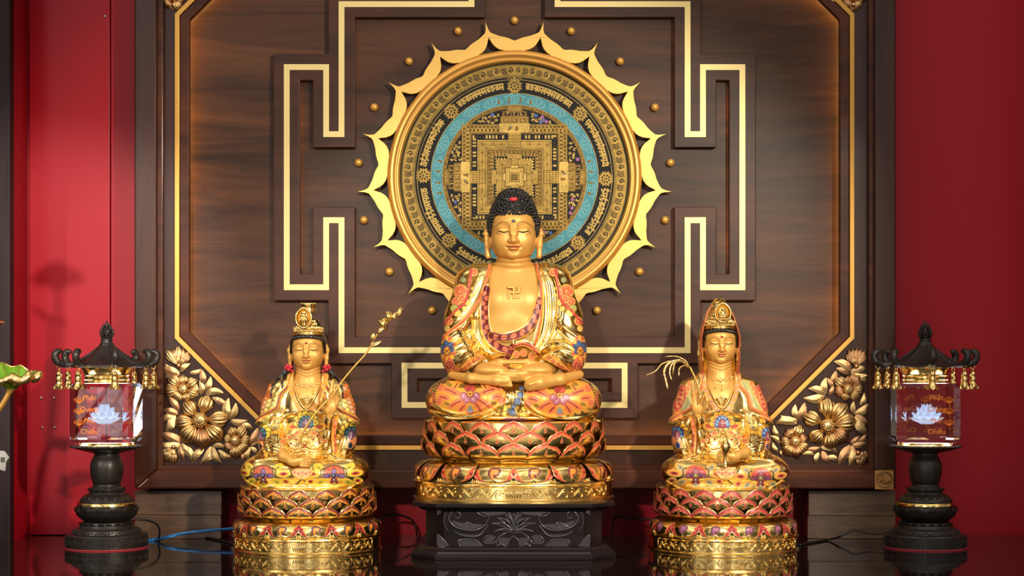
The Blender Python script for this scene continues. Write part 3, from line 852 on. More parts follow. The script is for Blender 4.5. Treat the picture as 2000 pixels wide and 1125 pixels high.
def pol(r, a): return (r*math.sin(a), r*math.cos(a))        # angle clockwise from the top
# glyphs of an Indic script: head bar with hanging strokes, in a unit box (x 0..1, y 0..1)
GLYPHS = [
 [[(0,1),(1,1)],[(.75,1),(.75,.1)],[(.75,.6),(.35,.72),(.2,.5),(.45,.38),(.3,.1)]],
 [[(0,1),(1,1)],[(.5,1),(.5,.0)],[(.5,.62),(.15,.7),(.1,.4),(.5,.42)],[(.5,.6),(.85,.66),(.9,.3)]],
 [[(0,1),(1,1)],[(.2,1),(.2,.45),(.7,.5),(.75,.2),(.35,.1)],[(.7,1),(.72,.5)]],
 [[(0,1),(1,1)],[(.8,1),(.8,0)],[(.2,1),(.22,.55),(.8,.5)],[(.22,.55),(.1,.3),(.4,.2)]],
 [[(0,1),(1,1)],[(.5,1),(.45,.75),(.15,.6),(.4,.4),(.8,.45),(.75,.15),(.3,0)],[(.3,1.2),(.7,1.3)]],
 [[(0,1),(1,1)],[(.85,1),(.85,.05)],[(.45,1),(.4,.6),(.1,.55),(.2,.25),(.6,.3),(.85,.5)],[(.3,1.25),(.6,1.1)]],
 [[(0,1),(1,1)],[(.25,1),(.25,.1)],[(.25,.5),(.6,.75),(.85,.5),(.6,.2),(.25,.3)]],
]
def make_mandala():
    base = P(MCX, MCY + 250, .19)
    t = thing('mandala_roundel', 'round gold rimmed mandala disc with golden lotus petal border behind the central statue', 'mandala disc', (base.x, .19, base.z))
    # lotus petal border: flat openwork ring with 17 pointed petals
    y0, y1 = .1660, .1790
    c = P(MCX, MCY, y0); u = S(y0)*.001
    step = 2*PI/17
    prof = [(0, 309), (.02, 301), (.05, 293), (.10, 287), (.18, 284), (.30, 280.5), (.42, 277.5), (.55, 275.5), (.68, 273.5), (.8, 271), (.9, 268.5), (1, 267)]
    outer = []; holes = []
    for k in range(17):
        a = (k + .5)*step
        left = [(a - step/2*p, r) for p, r in reversed(prof[1:])]
        right = [(a + step/2*p, r) for p, r in prof[:-1]]
        outer += [(c.x + r*u*math.sin(x), c.z + r*u*math.cos(x)) for x, r in left + right]
        hp = [(0, 277), (.06, 270), (.12, 263), (.22, 256.5), (.36, 251.5), (.56, 248.5), (.60, 246.5), (.3, 246.3), (0, 246.2)]
        h = [(a + step/2*p, r) for p, r in hp] + [(a - step/2*p, r) for p, r in reversed(hp[1:-1])]
        holes.append([(c.x + r*u*math.sin(x), c.z + r*u*math.cos(x)) for x, r in h])
    inner = [(c.x + 240*u*math.cos(2*PI*i/120), c.z + 240*u*math.sin(2*PI*i/120)) for i in range(120)]
    m = MB(); m.prism(outer, y0, y1, holes + [inner])
    m.build('lotus_border', M['goldpaint'], t, smooth=False, bevel=.0007)
    m = MB()
    for k in range(17):
        a = k*step; q = (c.x + 258*u*math.sin(a), c.z + 258*u*math.cos(a))
        m.tube([(q[0], y1 - .002, q[1]), (q[0], .1905, q[1])], .006, 10)
    m.build('standoff_pin', M['goldpaint'], t)
    # torus rim with an inner step
    yr = .160; c = P(MCX, MCY, yr); u = S(yr)*.001
    pr = [(249, .184), (249.5, .168), (248, .160), (244.5, .1535), (240, .151), (236, .1535), (233, .1575), (231.5, .1575), (230.5, .156), (228.5, .1555), (226, .158), (224.5, .163), (224.5, .170), (224.5, .184)]
    m = MB(); n = 160; k = len(pr)
    vs = []; fs = []
    for i in range(n):
        a = 2*PI*i/n
        for r, y in pr: vs.append((c.x + r*u*math.cos(a), y, c.z + r*u*math.sin(a)))
    for i in range(n):
        for j in range(k):
            fs.append((i*k + j, ((i+1) % n)*k + j, ((i+1) % n)*k + (j+1) % k, i*k + (j+1) % k))
    m._add(vs, fs); m.build('rim', M['rimgold'], t)
    # printed disc
    yp = .170; c = P(MCX, MCY, yp); u = S(yp)*.001
    I = Ink(c, yp, u)
    G = .55
    I.lay = 0; I.ring(0.5, 225.5, K_OLIVE, .1, 120)
    m2 = MB(); m2.lathe([(226*u, 0)], 8) if False else None
    I.lay = 1; I.ring(197.5, 219.5, K_GOLD, G, 160); I.ring(0.5, 196, K_BLACK, 0, 140)
    I.lay = 2
    for r in (195.6, 190.3): I.ring(r - .55, r + .55, K_GOLD, G, 140)
    # breaking-wave scrolls in the outer band
    n = 48
    for k in range(n):
        a = 2*PI*(k + .5)/n; fl = 1 if math.sin(a) > 0 else -1
        o = pol(207.5, a); rot = -a
        def W(x, y):
            x *= fl
            return (o[0] + x*math.cos(rot) - y*math.sin(rot), o[1] + x*math.sin(rot) + y*math.cos(rot))
        def tr(pts): return [W(*p) for p in pts]
        I.line(tr([(-5.5 + 5.6*(1-.8*q)*math.cos(1.2 + 7*q), 1 + 5.6*(1-.8*q)*math.sin(1.2 + 7*q)) for q in [i/15 for i in range(16)]]), 1.9, K_BLACK)
        for j in range(4):
            x0 = 2.2 + j*2.9
            I.line(tr([(x0 - 2 + 4.5*math.sin(q*2.6)*.8, -6.5 + 12.5*q + .0) for q in [i/7 for i in range(8)]]), 1.5, K_BLACK)
        I.disc(W(-5.5, 1), 1.5, K_DEEP, 0, 8)
        I.line(tr([(-12, -8.4), (-6, -7.4), (0, -9), (7, -7.8), (13, -9)]), .8, K_DEEP)
        for j in range(7): I.disc(W(-12 + 4*j + rng.uniform(-1, 1), 8.8 + rng.uniform(-.8, .8)), .55, K_DEEP, 0, 6)
    # eight wheels of the law
    for k in range(8):
        a = k*PI/4 + (.018 if k else 0); o = pol(178, a); R = 11.5
        for j in range(8):
            b = j*PI/4 + .39
            I.lay = 3; I.disc((o[0] + R*1.18*math.cos(b), o[1] + R*1.18*math.sin(b)), 1.9, K_GOLD, G, 8)
        for j in range(16):
            b = j*PI/8; I.disc((o[0] + R*1.2*math.cos(b), o[1] + R*1.2*math.sin(b)), 1.0, K_GOLD, G, 6)
        I.lay = 3; I.disc(o, R*1.08, K_GOLD, G, 22); I.lay = 4; I.disc(o, R*.78, K_DEEP, 0, 20)
        I.lay = 5
        for j in range(8):
            b = j*PI/4; e = (o[0] + R*.8*math.cos(b), o[1] + R*.8*math.sin(b))
            I.line([o, e], 1.5, K_PALE, G); I.disc(((o[0]*.5 + e[0]*.5), (o[1]*.5 + e[1]*.5)), 1.3, K_PALE, G, 8)
        I.lay = 6; I.disc(o, R*.30, K_GOLD, G, 10); I.lay = 7; I.disc(o, R*.16, K_DEEP, 0, 8)
        if k == 0:
            I.lay = 4
            for j in (-1, 1): I.spiral((j*9, 190), 5, 0 if j > 0 else PI, j*5, 1.1, K_GOLD, G)
            I.disc((0, 193), 3, K_GOLD, G)
    # ring of script between the wheels
    I.lay = 3
    gi = 0
    for k in range(8):
        for j in range(11):
            a = k*PI/4 + PI/8 + (j - 5)*.0498
            o = pol(171.5, a); h = 13; w = 8.7
            g = GLYPHS[(gi*5 + k*3 + j*j) % len(GLYPHS)]; gi += 1
            for st in g:
                pts = []
                for x, y in st:
                    X = (x - .5)*w; Y = y*h*.92
                    pts.append((o[0] + X*math.cos(a) + Y*math.sin(a), o[1] - X*math.sin(a) + Y*math.cos(a)))
                pts = cat2(pts, 3) if len(pts) > 2 else pts
                I.line(pts, 2.7, K_PALE, G*.6)
    # blue water ring with its web of ripples
    I.lay = 2; I.ring(140.5, 163.8, K_TEAL, .1, 140)
    I.lay = 3
    for k in range(22):
        a = 2*PI*k/22; b = pol(139, a) if k % 2 else pol(165, a)
        sgn = 1 if k % 2 else -1
        for r in (7, 12, 17, 21):
            pts = []
            for i in range(15):
                q = -1.25 + 2.5*i/14
                d = a + (0 if k % 2 else PI)
                p = (b[0] + r*math.sin(d + q), b[1] + r*math.cos(d + q))
                if 141.5 < math.hypot(*p) < 163: pts.append(p)
            if len(pts) > 2: I.line(pts, .8, K_TEAL2, .1)
        for i in range(9):
            d = a + (0 if k % 2 else PI) - 1.1 + 2.2*i/8
            p = (b[0] + 5*math.sin(d), b[1] + 5*math.cos(d)); q = (b[0] + 19*math.sin(d), b[1] + 19*math.cos(d))
            ps = [(p[0] + (q[0]-p[0])*i_/5, p[1] + (q[1]-p[1])*i_/5) for i_ in range(6)]
            ps = [w_ for w_ in ps if 141.5 < math.hypot(*w_) < 163]
            if len(ps) > 1: I.line(ps, .7, K_TEALD if i % 2 else K_TEAL2, .1)
    for r in (163.8, 141): I.ring(r - .6, r + .6, K_GOLD, G, 140)
    # inner disc
    I.ring(133.5, 140.4, K_DARK, .3, 140); I.ring(.5, 133.5, K_BLACK, 0, 120)
    I.lay = 4
    for k in range(150): I.disc(pol(137 + (1.3 if k % 2 else -1.3), 2*PI*k/150), 1.25, K_GOLD if k % 3 else K_DEEP, G, 6)
    # scrolls, blue and violet blossoms in the four segments outside the square
    SQ = 103
    pts = []
    rr = random.Random(4)
    for _ in range(6000):
        a = rr.uniform(0, 2*PI); r = rr.uniform(90, 130); x, y = r*math.cos(a), r*math.sin(a)
        if max(abs(x), abs(y)) < SQ + 4 or min(abs(x), abs(y)) < 33: continue
        if all((x-q[0])**2 + (y-q[1])**2 > 36 for q in pts): pts.append((x, y))
    for i, (x, y) in enumerate(pts):
        if i % 5 == 0:
            col = K_BLUE if i % 10 else K_PURP
            for j in range(6): I.disc((x + 2.3*math.cos(j*PI/3), y + 2.3*math.sin(j*PI/3)), 1.7, col, 0, 8)
            I.lay = 5; I.disc((x, y), .9, K_PALE, .3, 6); I.lay = 4
        else:
            I.spiral((x, y), 3.3, rr.uniform(0, 6.3), rr.choice((-1, 1))*4.6, 2.1, K_PALE, G, 9, .8)
    for sx in (-1, 1):
        for sy in (-1, 1):
            for j in range(2):
                for k2 in range(6):
                    x, y = sx*(38 + 9*(k2 % 3)), sy*(108 + 7*(k2 // 3))
                    if math.hypot(x, y) < 131:
                        for (px_, py_) in (((x, y), (y, x))[j],): I.spiral((px_, py_), 3.2, k2, 5, 1.0, K_DARK, .4)
    # four fold palace: every shape drawn once per side by quarter turns
    def q4(fn):
        for k in range(4):
            ca, sa = [(1, 0), (0, 1), (-1, 0), (0, -1)][k]
            fn(lambda x, y: (x*ca - y*sa, x*sa + y*ca))
    def R4(x0, y0, x1, y1, col, metal=G):
        q4(lambda T: I.poly([T(x0, y0), T(x1, y0), T(x1, y1), T(x0, y1)], col, metal))
    I.lay = 5
    I.rect(-SQ, -SQ, SQ, SQ, K_DARK, .4)
    I.lay = 6
    for w in (102, 95, 88): 
        R4(-w, w - .9, w, w + .5, K_GOLD)
    for k in range(52):                       # patterned outer wall
        x = -98 + 196*k/51
        R4(x - 1.2, 96.4, x + 1.0, 99.6, K_GOLD if k % 2 else K_DEEP)
        if abs(x) < 93: R4(x - 1.3, 89.4, x + .9, 93.6, K_DEEP if k % 2 else K_PALE)
    I.rect(-84, -84, 84, 84, K_BLACK, 0)
    I.lay = 7
    for k in range(26):
        x = -80 + 160*k/25
        if abs(x) > 16 and rr.random() < .8:
            R4(x - 1.9, 75.2, x + 1.7, 81.6, K_PALE)
    I.lay = 8
    for k in range(26):
        x = -80 + 160*k/25
        if abs(x) > 16: R4(x - .5, 76.8, x + .7, 79.4, K_DARK)
    I.rect(-72.5, -72.5, 72.5, 72.5, K_GOLD, G)
    I.lay = 9
    for w in (70, 57, 54): R4(-w, w - .8, w, w, K_DEEP, .1)
    for k in range(30):
        x = -66 + 132*k/29
        R4(x - .9, 61 + (k % 3), x + 1.1, 62.6 + (k % 3), K_DARK if k % 2 else K_DEEP, .2)
        if k % 4 == 1: q4(lambda T: I.disc(T(x, 64), 2.4, K_DARK, .2, 8))
    I.rect(-53, -53, 53, 53, K_DARK, .4)
    I.lay = 10
    for k in range(26):
        x = -50 + 100*k/25
        R4(x - 1, 47.5, x + .9, 50.2, K_GOLD if k % 2 else K_DEEP); R4(x*.86 - .8, 42.6, x*.86 + .8, 45.4, K_DEEP if k % 2 else K_PALE)
    I.rect(-40, -40, 40, 40, K_BLACK, 0)
    I.lay = 11
    for k in range(14):
        x = -36 + 72*k/13
        if abs(x) > 12: q4(lambda T: I.poly([T(x - 2, 34.6), T(x + 2, 34.6), T(x, 38.6)], K_PALE, G))
    I.rect(-34.5, -34.5, 34.5, 34.5, K_GOLD, G)
    I.lay = 12
    R4(-31.5, 30.8, 31.5, 31.4, K_DEEP, .1); R4(-26.5, 26, 26.5, 26.5, K_DEEP, .1)
    for k in range(13): R4(-24 + 4*k - .9, 21.8, -24 + 4*k + .9, 24.4, K_DARK if k % 2 else K_DEEP, .2)
    I.rect(-20.5, -20.5, 20.5, 20.5, K_DARK, .3)
    I.lay = 13
    I.rect(-16.5, -16.5, 16.5, 16.5, K_PALE, G)
    # gates, from outside inwards
    for (w, a, b, col) in ((30, 87, 104.5, K_GOLD), (12, 58, 88, K_GOLD)):
        I.lay = 13; R4(-w - 1, a - 1, w + 1, b + .6, K_DEEP, .1); I.lay = 14; R4(-w, a, w, b, K_PALE if w > 20 else K_GOLD)
    for k in range(4):
        I.lay = 15
        for j in range(5): R4(-9 + 4.4*j - 1.3, 61 + 6*k, -9 + 4.4*j + 1.3, 64.4 + 6*k, K_DARK, .3)
    I.lay = 15
    q4(lambda T: [I.disc(T(-9, 95), 3.2, K_DARK, .2, 9), I.disc(T(-6, 98), 1.6, K_BLUE, 0, 8), I.poly([T(1, 90), T(7, 90), T(6.5, 97), T(4, 101), T(1.5, 97)], K_DARK, .3), I.disc(T(-12, 92), 1.5, K_BLACK, 0, 8)])
    for (w, a, b, col) in ((13.5, 36, 45, K_GOLD), (5.5, 24, 37, K_GOLD), (7, 18, 22.5, K_PALE)):
        I.lay = 16; R4(-w - .8, a - .6, w + .8, b + .6, K_DEEP, .1); I.lay = 17; R4(-w, a, w, b, col)
    I.lay = 18
    for k in range(7): R4(-12 + 4*k - .8, 13, -12 + 4*k + .8, 15, K_DARK, .2)
    I.rect(-10, -10, 10, 10, K_DARK, .3); I.lay = 19; I.rect(-8.6, -8.6, 8.6, 8.6, K_GOLD, G); I.lay = 20; I.rect(-6, -6, 6, 6, K_DEEP, .2)
    I.lay = 21
    for k in range(6):
        I.rect(-4.6, -4.6 + 1.7*k, 4.6, -4.0 + 1.7*k, K_GOLD, G); I.rect(-4.6 + 1.7*k, -4.6, -4.1 + 1.7*k, 4.6, K_DARK, .2)
    # stepped gate towers outside the square
    for (w, a, b) in ((25, 104.5, 117), (21, 119, 127.5), (13, 129.5, 136.5)):
        I.lay = 14; R4(-w - 3, a - .7, w + 3, b + 1.4, K_DARK, .3); I.lay = 15; R4(-w, a, w, b, K_DARK if w == 21 else K_GOLD)
        I.lay = 16
        for j in range(3):
            x = (j - 1)*w*.66
            R4(x - w*.27, a + 1.3, x + w*.27, b - 1.3, K_BLACK if w == 21 else K_DARK, .0 if w == 21 else .3)
            I.lay = 17
            q4(lambda T: I.spiral(T(x, (a+b)/2), w*.16, j, 5, 1.2, K_PALE, G))
            I.lay = 16
    # tiny figures standing in the water ring at the four sides
    I.lay = 5
    for k in range(4):
        for j in (-2, -.7, .7, 2):
            a = k*PI/2 + j*.105
            for rr_ in (0, 1, 2): I.disc(pol(147.5 + 4*rr_, a + rr_*.004), 2.6 - .7*rr_, K_DARK, .35, 7)
    I.m.build('printed_disc', M['print'], t, smooth=False, recalc=False)
    # solid plate behind the print
    m = MB(); vs = []; n = 96
    for y in (.1703, .184):
        vs += [(c.x + 225*u*math.cos(2*PI*i/n), y, c.z + 225*u*math.sin(2*PI*i/n)) for i in range(n)]
    m._add(vs, [tuple(range(n)), tuple(reversed(range(n, 2*n)))] + [(i, (i+1) % n, n + (i+1) % n, n + i) for i in range(n)])
    m.build('disc_plate', M['pillar'], t, smooth=False)
make_mandala()
# ---------------------------------------------------------------- lotus thrones
GC = GOLD
C_CORAL = lin(212, 92, 62); C_ORANGE = lin(240, 150, 60); C_MAROON = lin(110, 32, 36); C_PINK = lin(214, 120, 130); C_DKRED = lin(140, 44, 40)
C_YEL = lin(244, 190, 70); C_NAVY = lin(48, 62, 96); C_BLUE = lin(74, 98, 138); C_TEAL = lin(40, 84, 92); C_PURPLE = lin(118, 70, 92); C_VIOLET = lin(130, 100, 140)
C_BROWN = lin(130, 62, 40); C_DARK = lin(50, 30, 22); C_GREEN = lin(160, 165, 90); C_SAND = lin(246, 200, 100); C_GREY = lin(140, 145, 150)
def petal_paint(style):
    red, edge, dark = {'coral': (lin(206, 82, 54), lin(236, 132, 78), lin(160, 52, 44)), 'brown': (lin(134, 46, 44), lin(240, 150, 44), lin(80, 26, 34)), 'rose': (lin(182, 62, 60), lin(216, 104, 82), lin(124, 34, 44))}[style]
    def up(u, v, e, w, H):
        """e: distance to the petal's edge, w: half width of the petal, both in pixels"""
        a = (u - .5)*2; x = a*w; gold = (*GC, 1.)
        if e < 1.5 or v < .42: return gold
        y = (v - .60)*H
        q = math.hypot(x/3.0, y/3.4) if y < 0 else math.hypot(x/(3.0*max(.1, 1 - y/9.0)), y/9.0)
        if q < .42: return (*dark, 0.)
        if q < 1: return (*edge, 0.)
        if q < 1.3: return gold
        s = abs(a)                                   # scallops widen towards the tip
        th = 1.8 + (6.8 + 2.4*abs(math.sin(s*8.6 + .5)))*min(1, (v - .42)/.22)**.6*(.55 + .45*min(1, abs(x)/5.))
        if e < th:
            f = (th - e)/th
            if f < .20: return (*edge, 0.)
            if f < .45: return (*[.5*(p_ + q_) for p_, q_ in zip(red, edge)], 0.)
            return (*(dark if math.sin(s*17 + 1.2) > .55 and f < .8 else red), 0.)
        return gold
    return up
def low_paint(style):
    red, dark, fl, core = {'coral': (C_CORAL, C_DKRED, lin(120, 50, 60), C_ORANGE), 'brown': (lin(176, 50, 40), lin(96, 30, 36), lin(92, 50, 66), lin(236, 150, 50)), 'rose': (lin(190, 62, 60), lin(140, 40, 44), lin(110, 60, 80), lin(176, 104, 140))}[style]
    def f(u, v, e, w, H):
        a = (u - .5)*2; gold = (*GC, 1.)
        if e < 1.6: return gold
        t = (v - .48)/.46
        if 0 < t < 1:
            off = .05*math.sin(t*5)
            fw = .30*math.sin(PI*t**.8)**.8
            if abs(a - off) < fw*.58 and t > .22: return (*(fl if math.hypot((a - off - .07)/.05, (t - .72)/.10) < 1 else core), 0.)
            if abs(a - off) < fw: return (*fl, 0.)
        if v > .40 and abs(a) > .40:
            d = 1 - abs(a); th = .30*min(1, (v - .40)/.3) + .09*abs(math.sin(v*17))
            if d < th:
                g = (th - d)/max(th, 1e-3)
                if g < .16: return (*C_ORANGE, 0.)
                return (*(dark if math.sin(v*34 + 1) > .35 and g > .3 else red), 0.)
        return gold
    return f
def throne(parent, unit, R0, zb, zl, zn, zt, rows, nlow, nup, Rup, ey, style, Rn):
    """R0 band radius; zb band top; zl lower petal top; zn neck top; zt rim of the flower; all in unit pixels"""
    U = unit
    m = MB()
    prof = [(R0, 0), (R0, 2), (R0 - 2.5, 4), (R0 - 3.5, 5), (R0 - 3.5, zb - 6), (R0 - 2, zb - 4.5), (R0, zb - 3), (R0 - .5, zb), (R0 - 5, zb + 1.5), (R0 - 8, zb + (zl - zb)*.28), (R0 - 16, zb + (zl - zb)*.52), (Rn + 20, zb + (zl - zb)*.80), (Rn, zl - 2), (Rn - 2, (zl + zn)/2), (Rn, zn),
            (Rn + 8, zn + 6), (Rup - 13, zn + (zt - zn)*.30), (Rup - 9, zn + (zt - zn)*.6), (Rup - 10, zt - 4), (Rup - 14, zt - 1)]
    m.lathe([(r*U, z*U) for r, z in prof], 96, ey=ey)
    th = m.build('lotus_throne', M['gold'], parent, local=True, angle=35)
    # scrolling wave relief on the band
    m = MB()
    def bp(a, z, out=0): return ((R0 - 3.2 + out)*U*math.sin(a), -(R0 - 3.2 + out)*ey*U*math.cos(a), z*U)
    zc = zb*.5; h = zb*.25
    n = 12; span = 1.12
    for side in (-1, 1):
        da = span/n
        wave = [(.10 + (span - .10)*i/(n*10), None) for i in range(n*10 + 1)]
        m.tube([bp(side*a_, zc + h*.82*math.sin((a_ - .10)/da*PI), .5) for a_, _ in wave], R0*.0072*U, 6)
        for k in range(n - 1):
            a0 = .10 + da*(k + .5); sg = -1 if k % 2 else 1; r = h*.78
            m.tube([bp(side*(a0 + r*(1 - .8*t)*math.sin(sg*.4 + 6.5*t)/R0), zc - sg*h*.18 - sg*r*(1 - .8*t)*math.cos(6.5*t), .5) for t in [i/16 for i in range(17)]], [R0*.0080*U*(1 - .35*i/16) for i in range(17)], 6)
        for q in (.2, .45, .7): m.tube([bp(side*(.10*q - .01), zc - h), bp(side*.10*q, zc, .6), bp(side*(.10*q + .015), zc + h)], R0*.0066*U, 6)
    for s_ in (-1, 1):
        m.tube([bp(span*1.04*i/40, zc + s_*(h + 2.6)) for i in range(-40, 41)], .7*U, 6)
        m.tube([bp(s_*span*1.04, zc + (h + 2.6)*q) for q in (-1, 0, 1)], .7*U, 6)
    m.build('scroll_relief', M['gold'], th, local=True)
    def petal_data(prof3, W, paint, tipflick, cup, nu=75, nv=55, low=False):
        (r0, z0), (rc, zc_), (r1, z1) = prof3
        m = MB(); H_ = math.hypot(r1 - r0, z1 - z0)*1.1
        def width(v):
            if low:
                w = W*(.66 + .34*math.sin(PI/2*min(1, v/.65)))
                return w*math.sqrt(max(0, 1 - (max(0, v - .74)/.26)**2.2*.97))
            w = W*(.60 + .40*math.sin(PI/2*min(1, v/.5)))
            return w*math.sqrt(max(0, 1 - (max(0, v - .46)/.54)**2.1))
        def fn(u, v, off=0.):
            a = (u - .5)*2; b = 1 - v
            r = b*b*r0 + 2*b*v*rc + v*v*r1 + tipflick*max(0, v - .8)**2*25
            z = b*b*z0 + 2*b*v*zc_ + v*v*z1
            w = width(v)
            r -= cup*abs(a)**2.4*(.3 + .7*math.sin(PI*v)) + .6*off
            r += (1.5 if low else .9)*(math.exp(-((abs(a) - .97)/.07)**2) + (math.exp(-((v - .965)/.035)**2) if abs(a) < .97 else 0))
            if low: z += 3.5*math.exp(-(a/.16)**2)*v**6; r += 5*math.cos(a*PI)*math.sin(PI*v)*.5
            else: z += 1.2*math.exp(-(a/.10)**2)*v**8 - a*a*(z1 - z0)*.05
            return (a*w*U, -(r - off)*U, z*U)
        def cf(u, v):
            w = width(v); a = abs(u - .5)*2
            if low: e = min((1 - v)*H_, (1 - a)*w)
            else:
                vt = 1 - (1 - .46)*0
                # distance to the rounded top: where this column would meet the outline
                va = .46 + .54*max(0, 1 - (a*w/W)**2)**(1/2.1)
                e = min((va - v)*H_, (1 - a)*w*1.25 if v < .9 else 99)
            return paint(u, v, max(0, e), w, H_)
        m.grid(lambda u, v: fn(u, v), nu, nv, cfn=cf)
        m.grid(lambda u, v: fn(u, v, 2.2), 13, 11, flip=True, cfn=lambda u, v: (*GC, 1.))
        return data_of(m, 'petal', M['petal'])
    def put(me, n, phase, amax=PI):
        for k in range(n):
            a = (k + phase)*2*PI/n
            o = bpy.data.objects.new('petal', me); COL.objects.link(o); o.parent = th
            R = Matrix.Rotation(a, 4, 'Z')
            o.matrix_basis = Matrix.Diagonal((1, ey, 1, 1)) @ R if abs(ey - 1) > 1e-4 else R
    H = zt - zn
    up = petal_paint(style)
    W = PI*Rup/nup
    # from the top row (innermost) to the bottom row
    put(petal_data(((Rup - 17, zn + H*.50), (Rup - 1, zn + H*.62), (Rup - 8, zt + 1)), W*.86, up, .55, 5), nup, .0)
    put(petal_data(((Rup - 22, zn + H*.20), (Rup + 6, zn + H*.36), (Rup - 3, zn + H*.76)), W*.98, up, .5, 7), nup, .5)
    put(petal_data(((Rn + 2, zn + H*.0), (Rup + 8, zn + H*.02), (Rup - 2, zn + H*.47)), W*1.04, up, .4, 8), nup, .0)
    Wl = PI*R0/nlow
    put(petal_data(((Rn + 2, zl - 1), (R0 + 4, zl + 5), (R0 - 5, zb + 1.5)), Wl*.97, low_paint(style), 0.0, 8, low=True), nlow, .5)
    # small curls between the lower petals
    m = MB()
    for s_ in (-1, 1):
        pts = [(R0 - 6 + 1.0*t, s_*(.015 + .06*t - .03*t*t*2), zb + 2.5 + 6*(1 - t)**1.5) for t in [i/6 for i in range(7)]]
        m.tube([(r*math.sin(x)*U, -r*math.cos(x)*U, z*U) for r, x, z in pts], 1.5*U, 6)
    m.sphere((0, -(R0 - 5)*U, (zb + 4.5)*U), 2.6*U, 10, 6)
    cd = data_of(m, 'petal_curl', M['gold'])
    for k in range(nlow):
        o = bpy.data.objects.new('petal_curl', cd); COL.objects.link(o); o.parent = th
        o.matrix_basis = Matrix.Diagonal((1, ey, 1, 1)) @ Matrix.Rotation(k*2*PI/nlow, 4, 'Z')
    return th

# ---------------------------------------------------------------- plinth under the central statue
def make_plinth():
    cy = -.05
    t = thing('carved_plinth', 'black carved wooden plinth with lotus relief, under the central golden statue', 'plinth', (P(1003, 700, cy).x, cy, 0))
    def oct8(a, b, c): return [(-a + c, -b), (a - c, -b), (a, -b + c), (a, b - c), (a - c, b), (-a + c, b), (-a, b - c), (-a, -b + c)]
    def stack(name, layers, mat, bevel=.0012):
        m = MB(); vs = []; fs = []
        for a, b, c, z in layers: vs += [(x, y, z) for x, y in oct8(a, b, c)]
        for i in range(len(layers) - 1):
            for k in range(8): fs.append((i*8 + k, i*8 + (k+1) % 8, (i+1)*8 + (k+1) % 8, (i+1)*8 + k))
        fs.append(tuple(reversed(range(8)))); fs.append(tuple((len(layers)-1)*8 + k for k in range(8)))
        m._add(vs, fs); return m.build(name, mat, t, local=True, smooth=False, bevel=bevel)
    stack('base_moulding', [(.1895, .178, .046, 0), (.1895, .178, .046, .0085), (.186, .1745, .0455, .0095), (.184, .1725, .045, .0155), (.178, .1665, .044, .0165), (.174, .163, .0435, .0215), (.166, .156, .043, .0235)], M['black'])
    stack('body', [(.163, .153, .0345, .022), (.163, .153, .0345, .089)], M['black'])
    stack('top_moulding', [(.164, .155, .036, .0865), (.172, .162, .0405, .0895), (.1765, .1665, .0415, .0935), (.184, .1735, .0435, .0945), (.187, .176, .0445, .0955), (.187, .176, .0445, .1025)], M['black'])
    # relief: open lotus with scrolling leaves on the front face
    m = MB(); yf = -.1532; u = .001065/1.15
    def L2(pts, r=1.6, taper=True, sx=(1, -1)):
        for s_ in sx:
            p = catmull([(s_*x*u, yf, .0555 + z*u) for x, z in pts], 6); n = len(p)
            m.tube(p, [r*u*(1 - (.6*abs(2*i/(n-1) - 1)**2 if taper else 0)) for i in range(n)], 6)
    for tip, mid in (((0, 32), (0, 15)), ((16, 30), (4, 18)), ((33, 22), (13, 16)), ((45, 10), (20, 10)), ((40, -6), (18, 0)), ((10, 34), (2, 16))):
        L2([(0, -4), mid, tip], 2.2)
        L2([(2, -5), (mid[0] + 7, mid[1] - 3), tip], 1.4)
    L2([(14, 36), (20, 44), (34, 40), (48, 30)]); L2([(20, 44), (50, 46), (74, 36), (58, 24), (50, 30)])
    L2([(48, 28), (56, 8), (80, -4), (112, 2), (128, 18), (120, 34), (106, 30), (110, 20), (116, 24)], 2.4)
    L2([(112, 2), (92, 12), (84, 8), (96, -2)]); L2([(50, 8), (70, -14), (100, -14), (118, -4)], 2.)
    L2([(0, -14), (8, -22), (14, -36), (24, -30), (34, -34), (30, -18), (14, -8), (0, -8)], 1.8); L2([(34, -16), (52, -14), (60, -26), (42, -30), (30, -18)], 1.6)
    L2([(60, -36), (78, -22), (110, -24), (100, -38), (76, -38), (60, -36)], 2.0); L2([(128, -6), (138, 10), (134, 34), (122, 46)], 1.4)
    for x0, z0, dx, dz in ((150, 46, -16, -18), (150, -38, -22, 26)):
        L2([(x0, z0), (x0 + dx, z0), (x0, z0 + dz), (x0, z0)], 1.4, False)
    m.build('lotus_relief', M['blackcarve'], t, local=True)
    m = MB()
    def blade(pts, sx=(1, -1)):
        for s_ in sx:
            poly = [(s_*x*u, .0555 + z*u) for x, z in cat2(pts + pts[:1], 5)[:-1]]
            m.prism(poly if s_ > 0 else poly[::-1], yf - .0006, yf + .001)
    blade([(14, 30), (26, 42), (56, 44), (70, 36), (48, 26)]); blade([(58, 8), (82, -2), (108, 3), (122, 16), (106, 12), (84, 10)])
    blade([(62, -35), (80, -24), (108, -25), (98, -36), (78, -37)]); blade([(6, -20), (14, -34), (28, -31), (28, -18)]); blade([(36, -17), (50, -15), (57, -25), (44, -28)])
    blade([(149, -36), (130, -36), (149, -14)]); blade([(149, 44), (136, 44), (149, 31)]); blade([(60, -10), (84, -12), (108, -10), (96, -16), (72, -16)])
    m.build('leaf_relief', M['blackcarve'], t, local=True, smooth=False, bevel=.0004)
    return t
make_plinth()
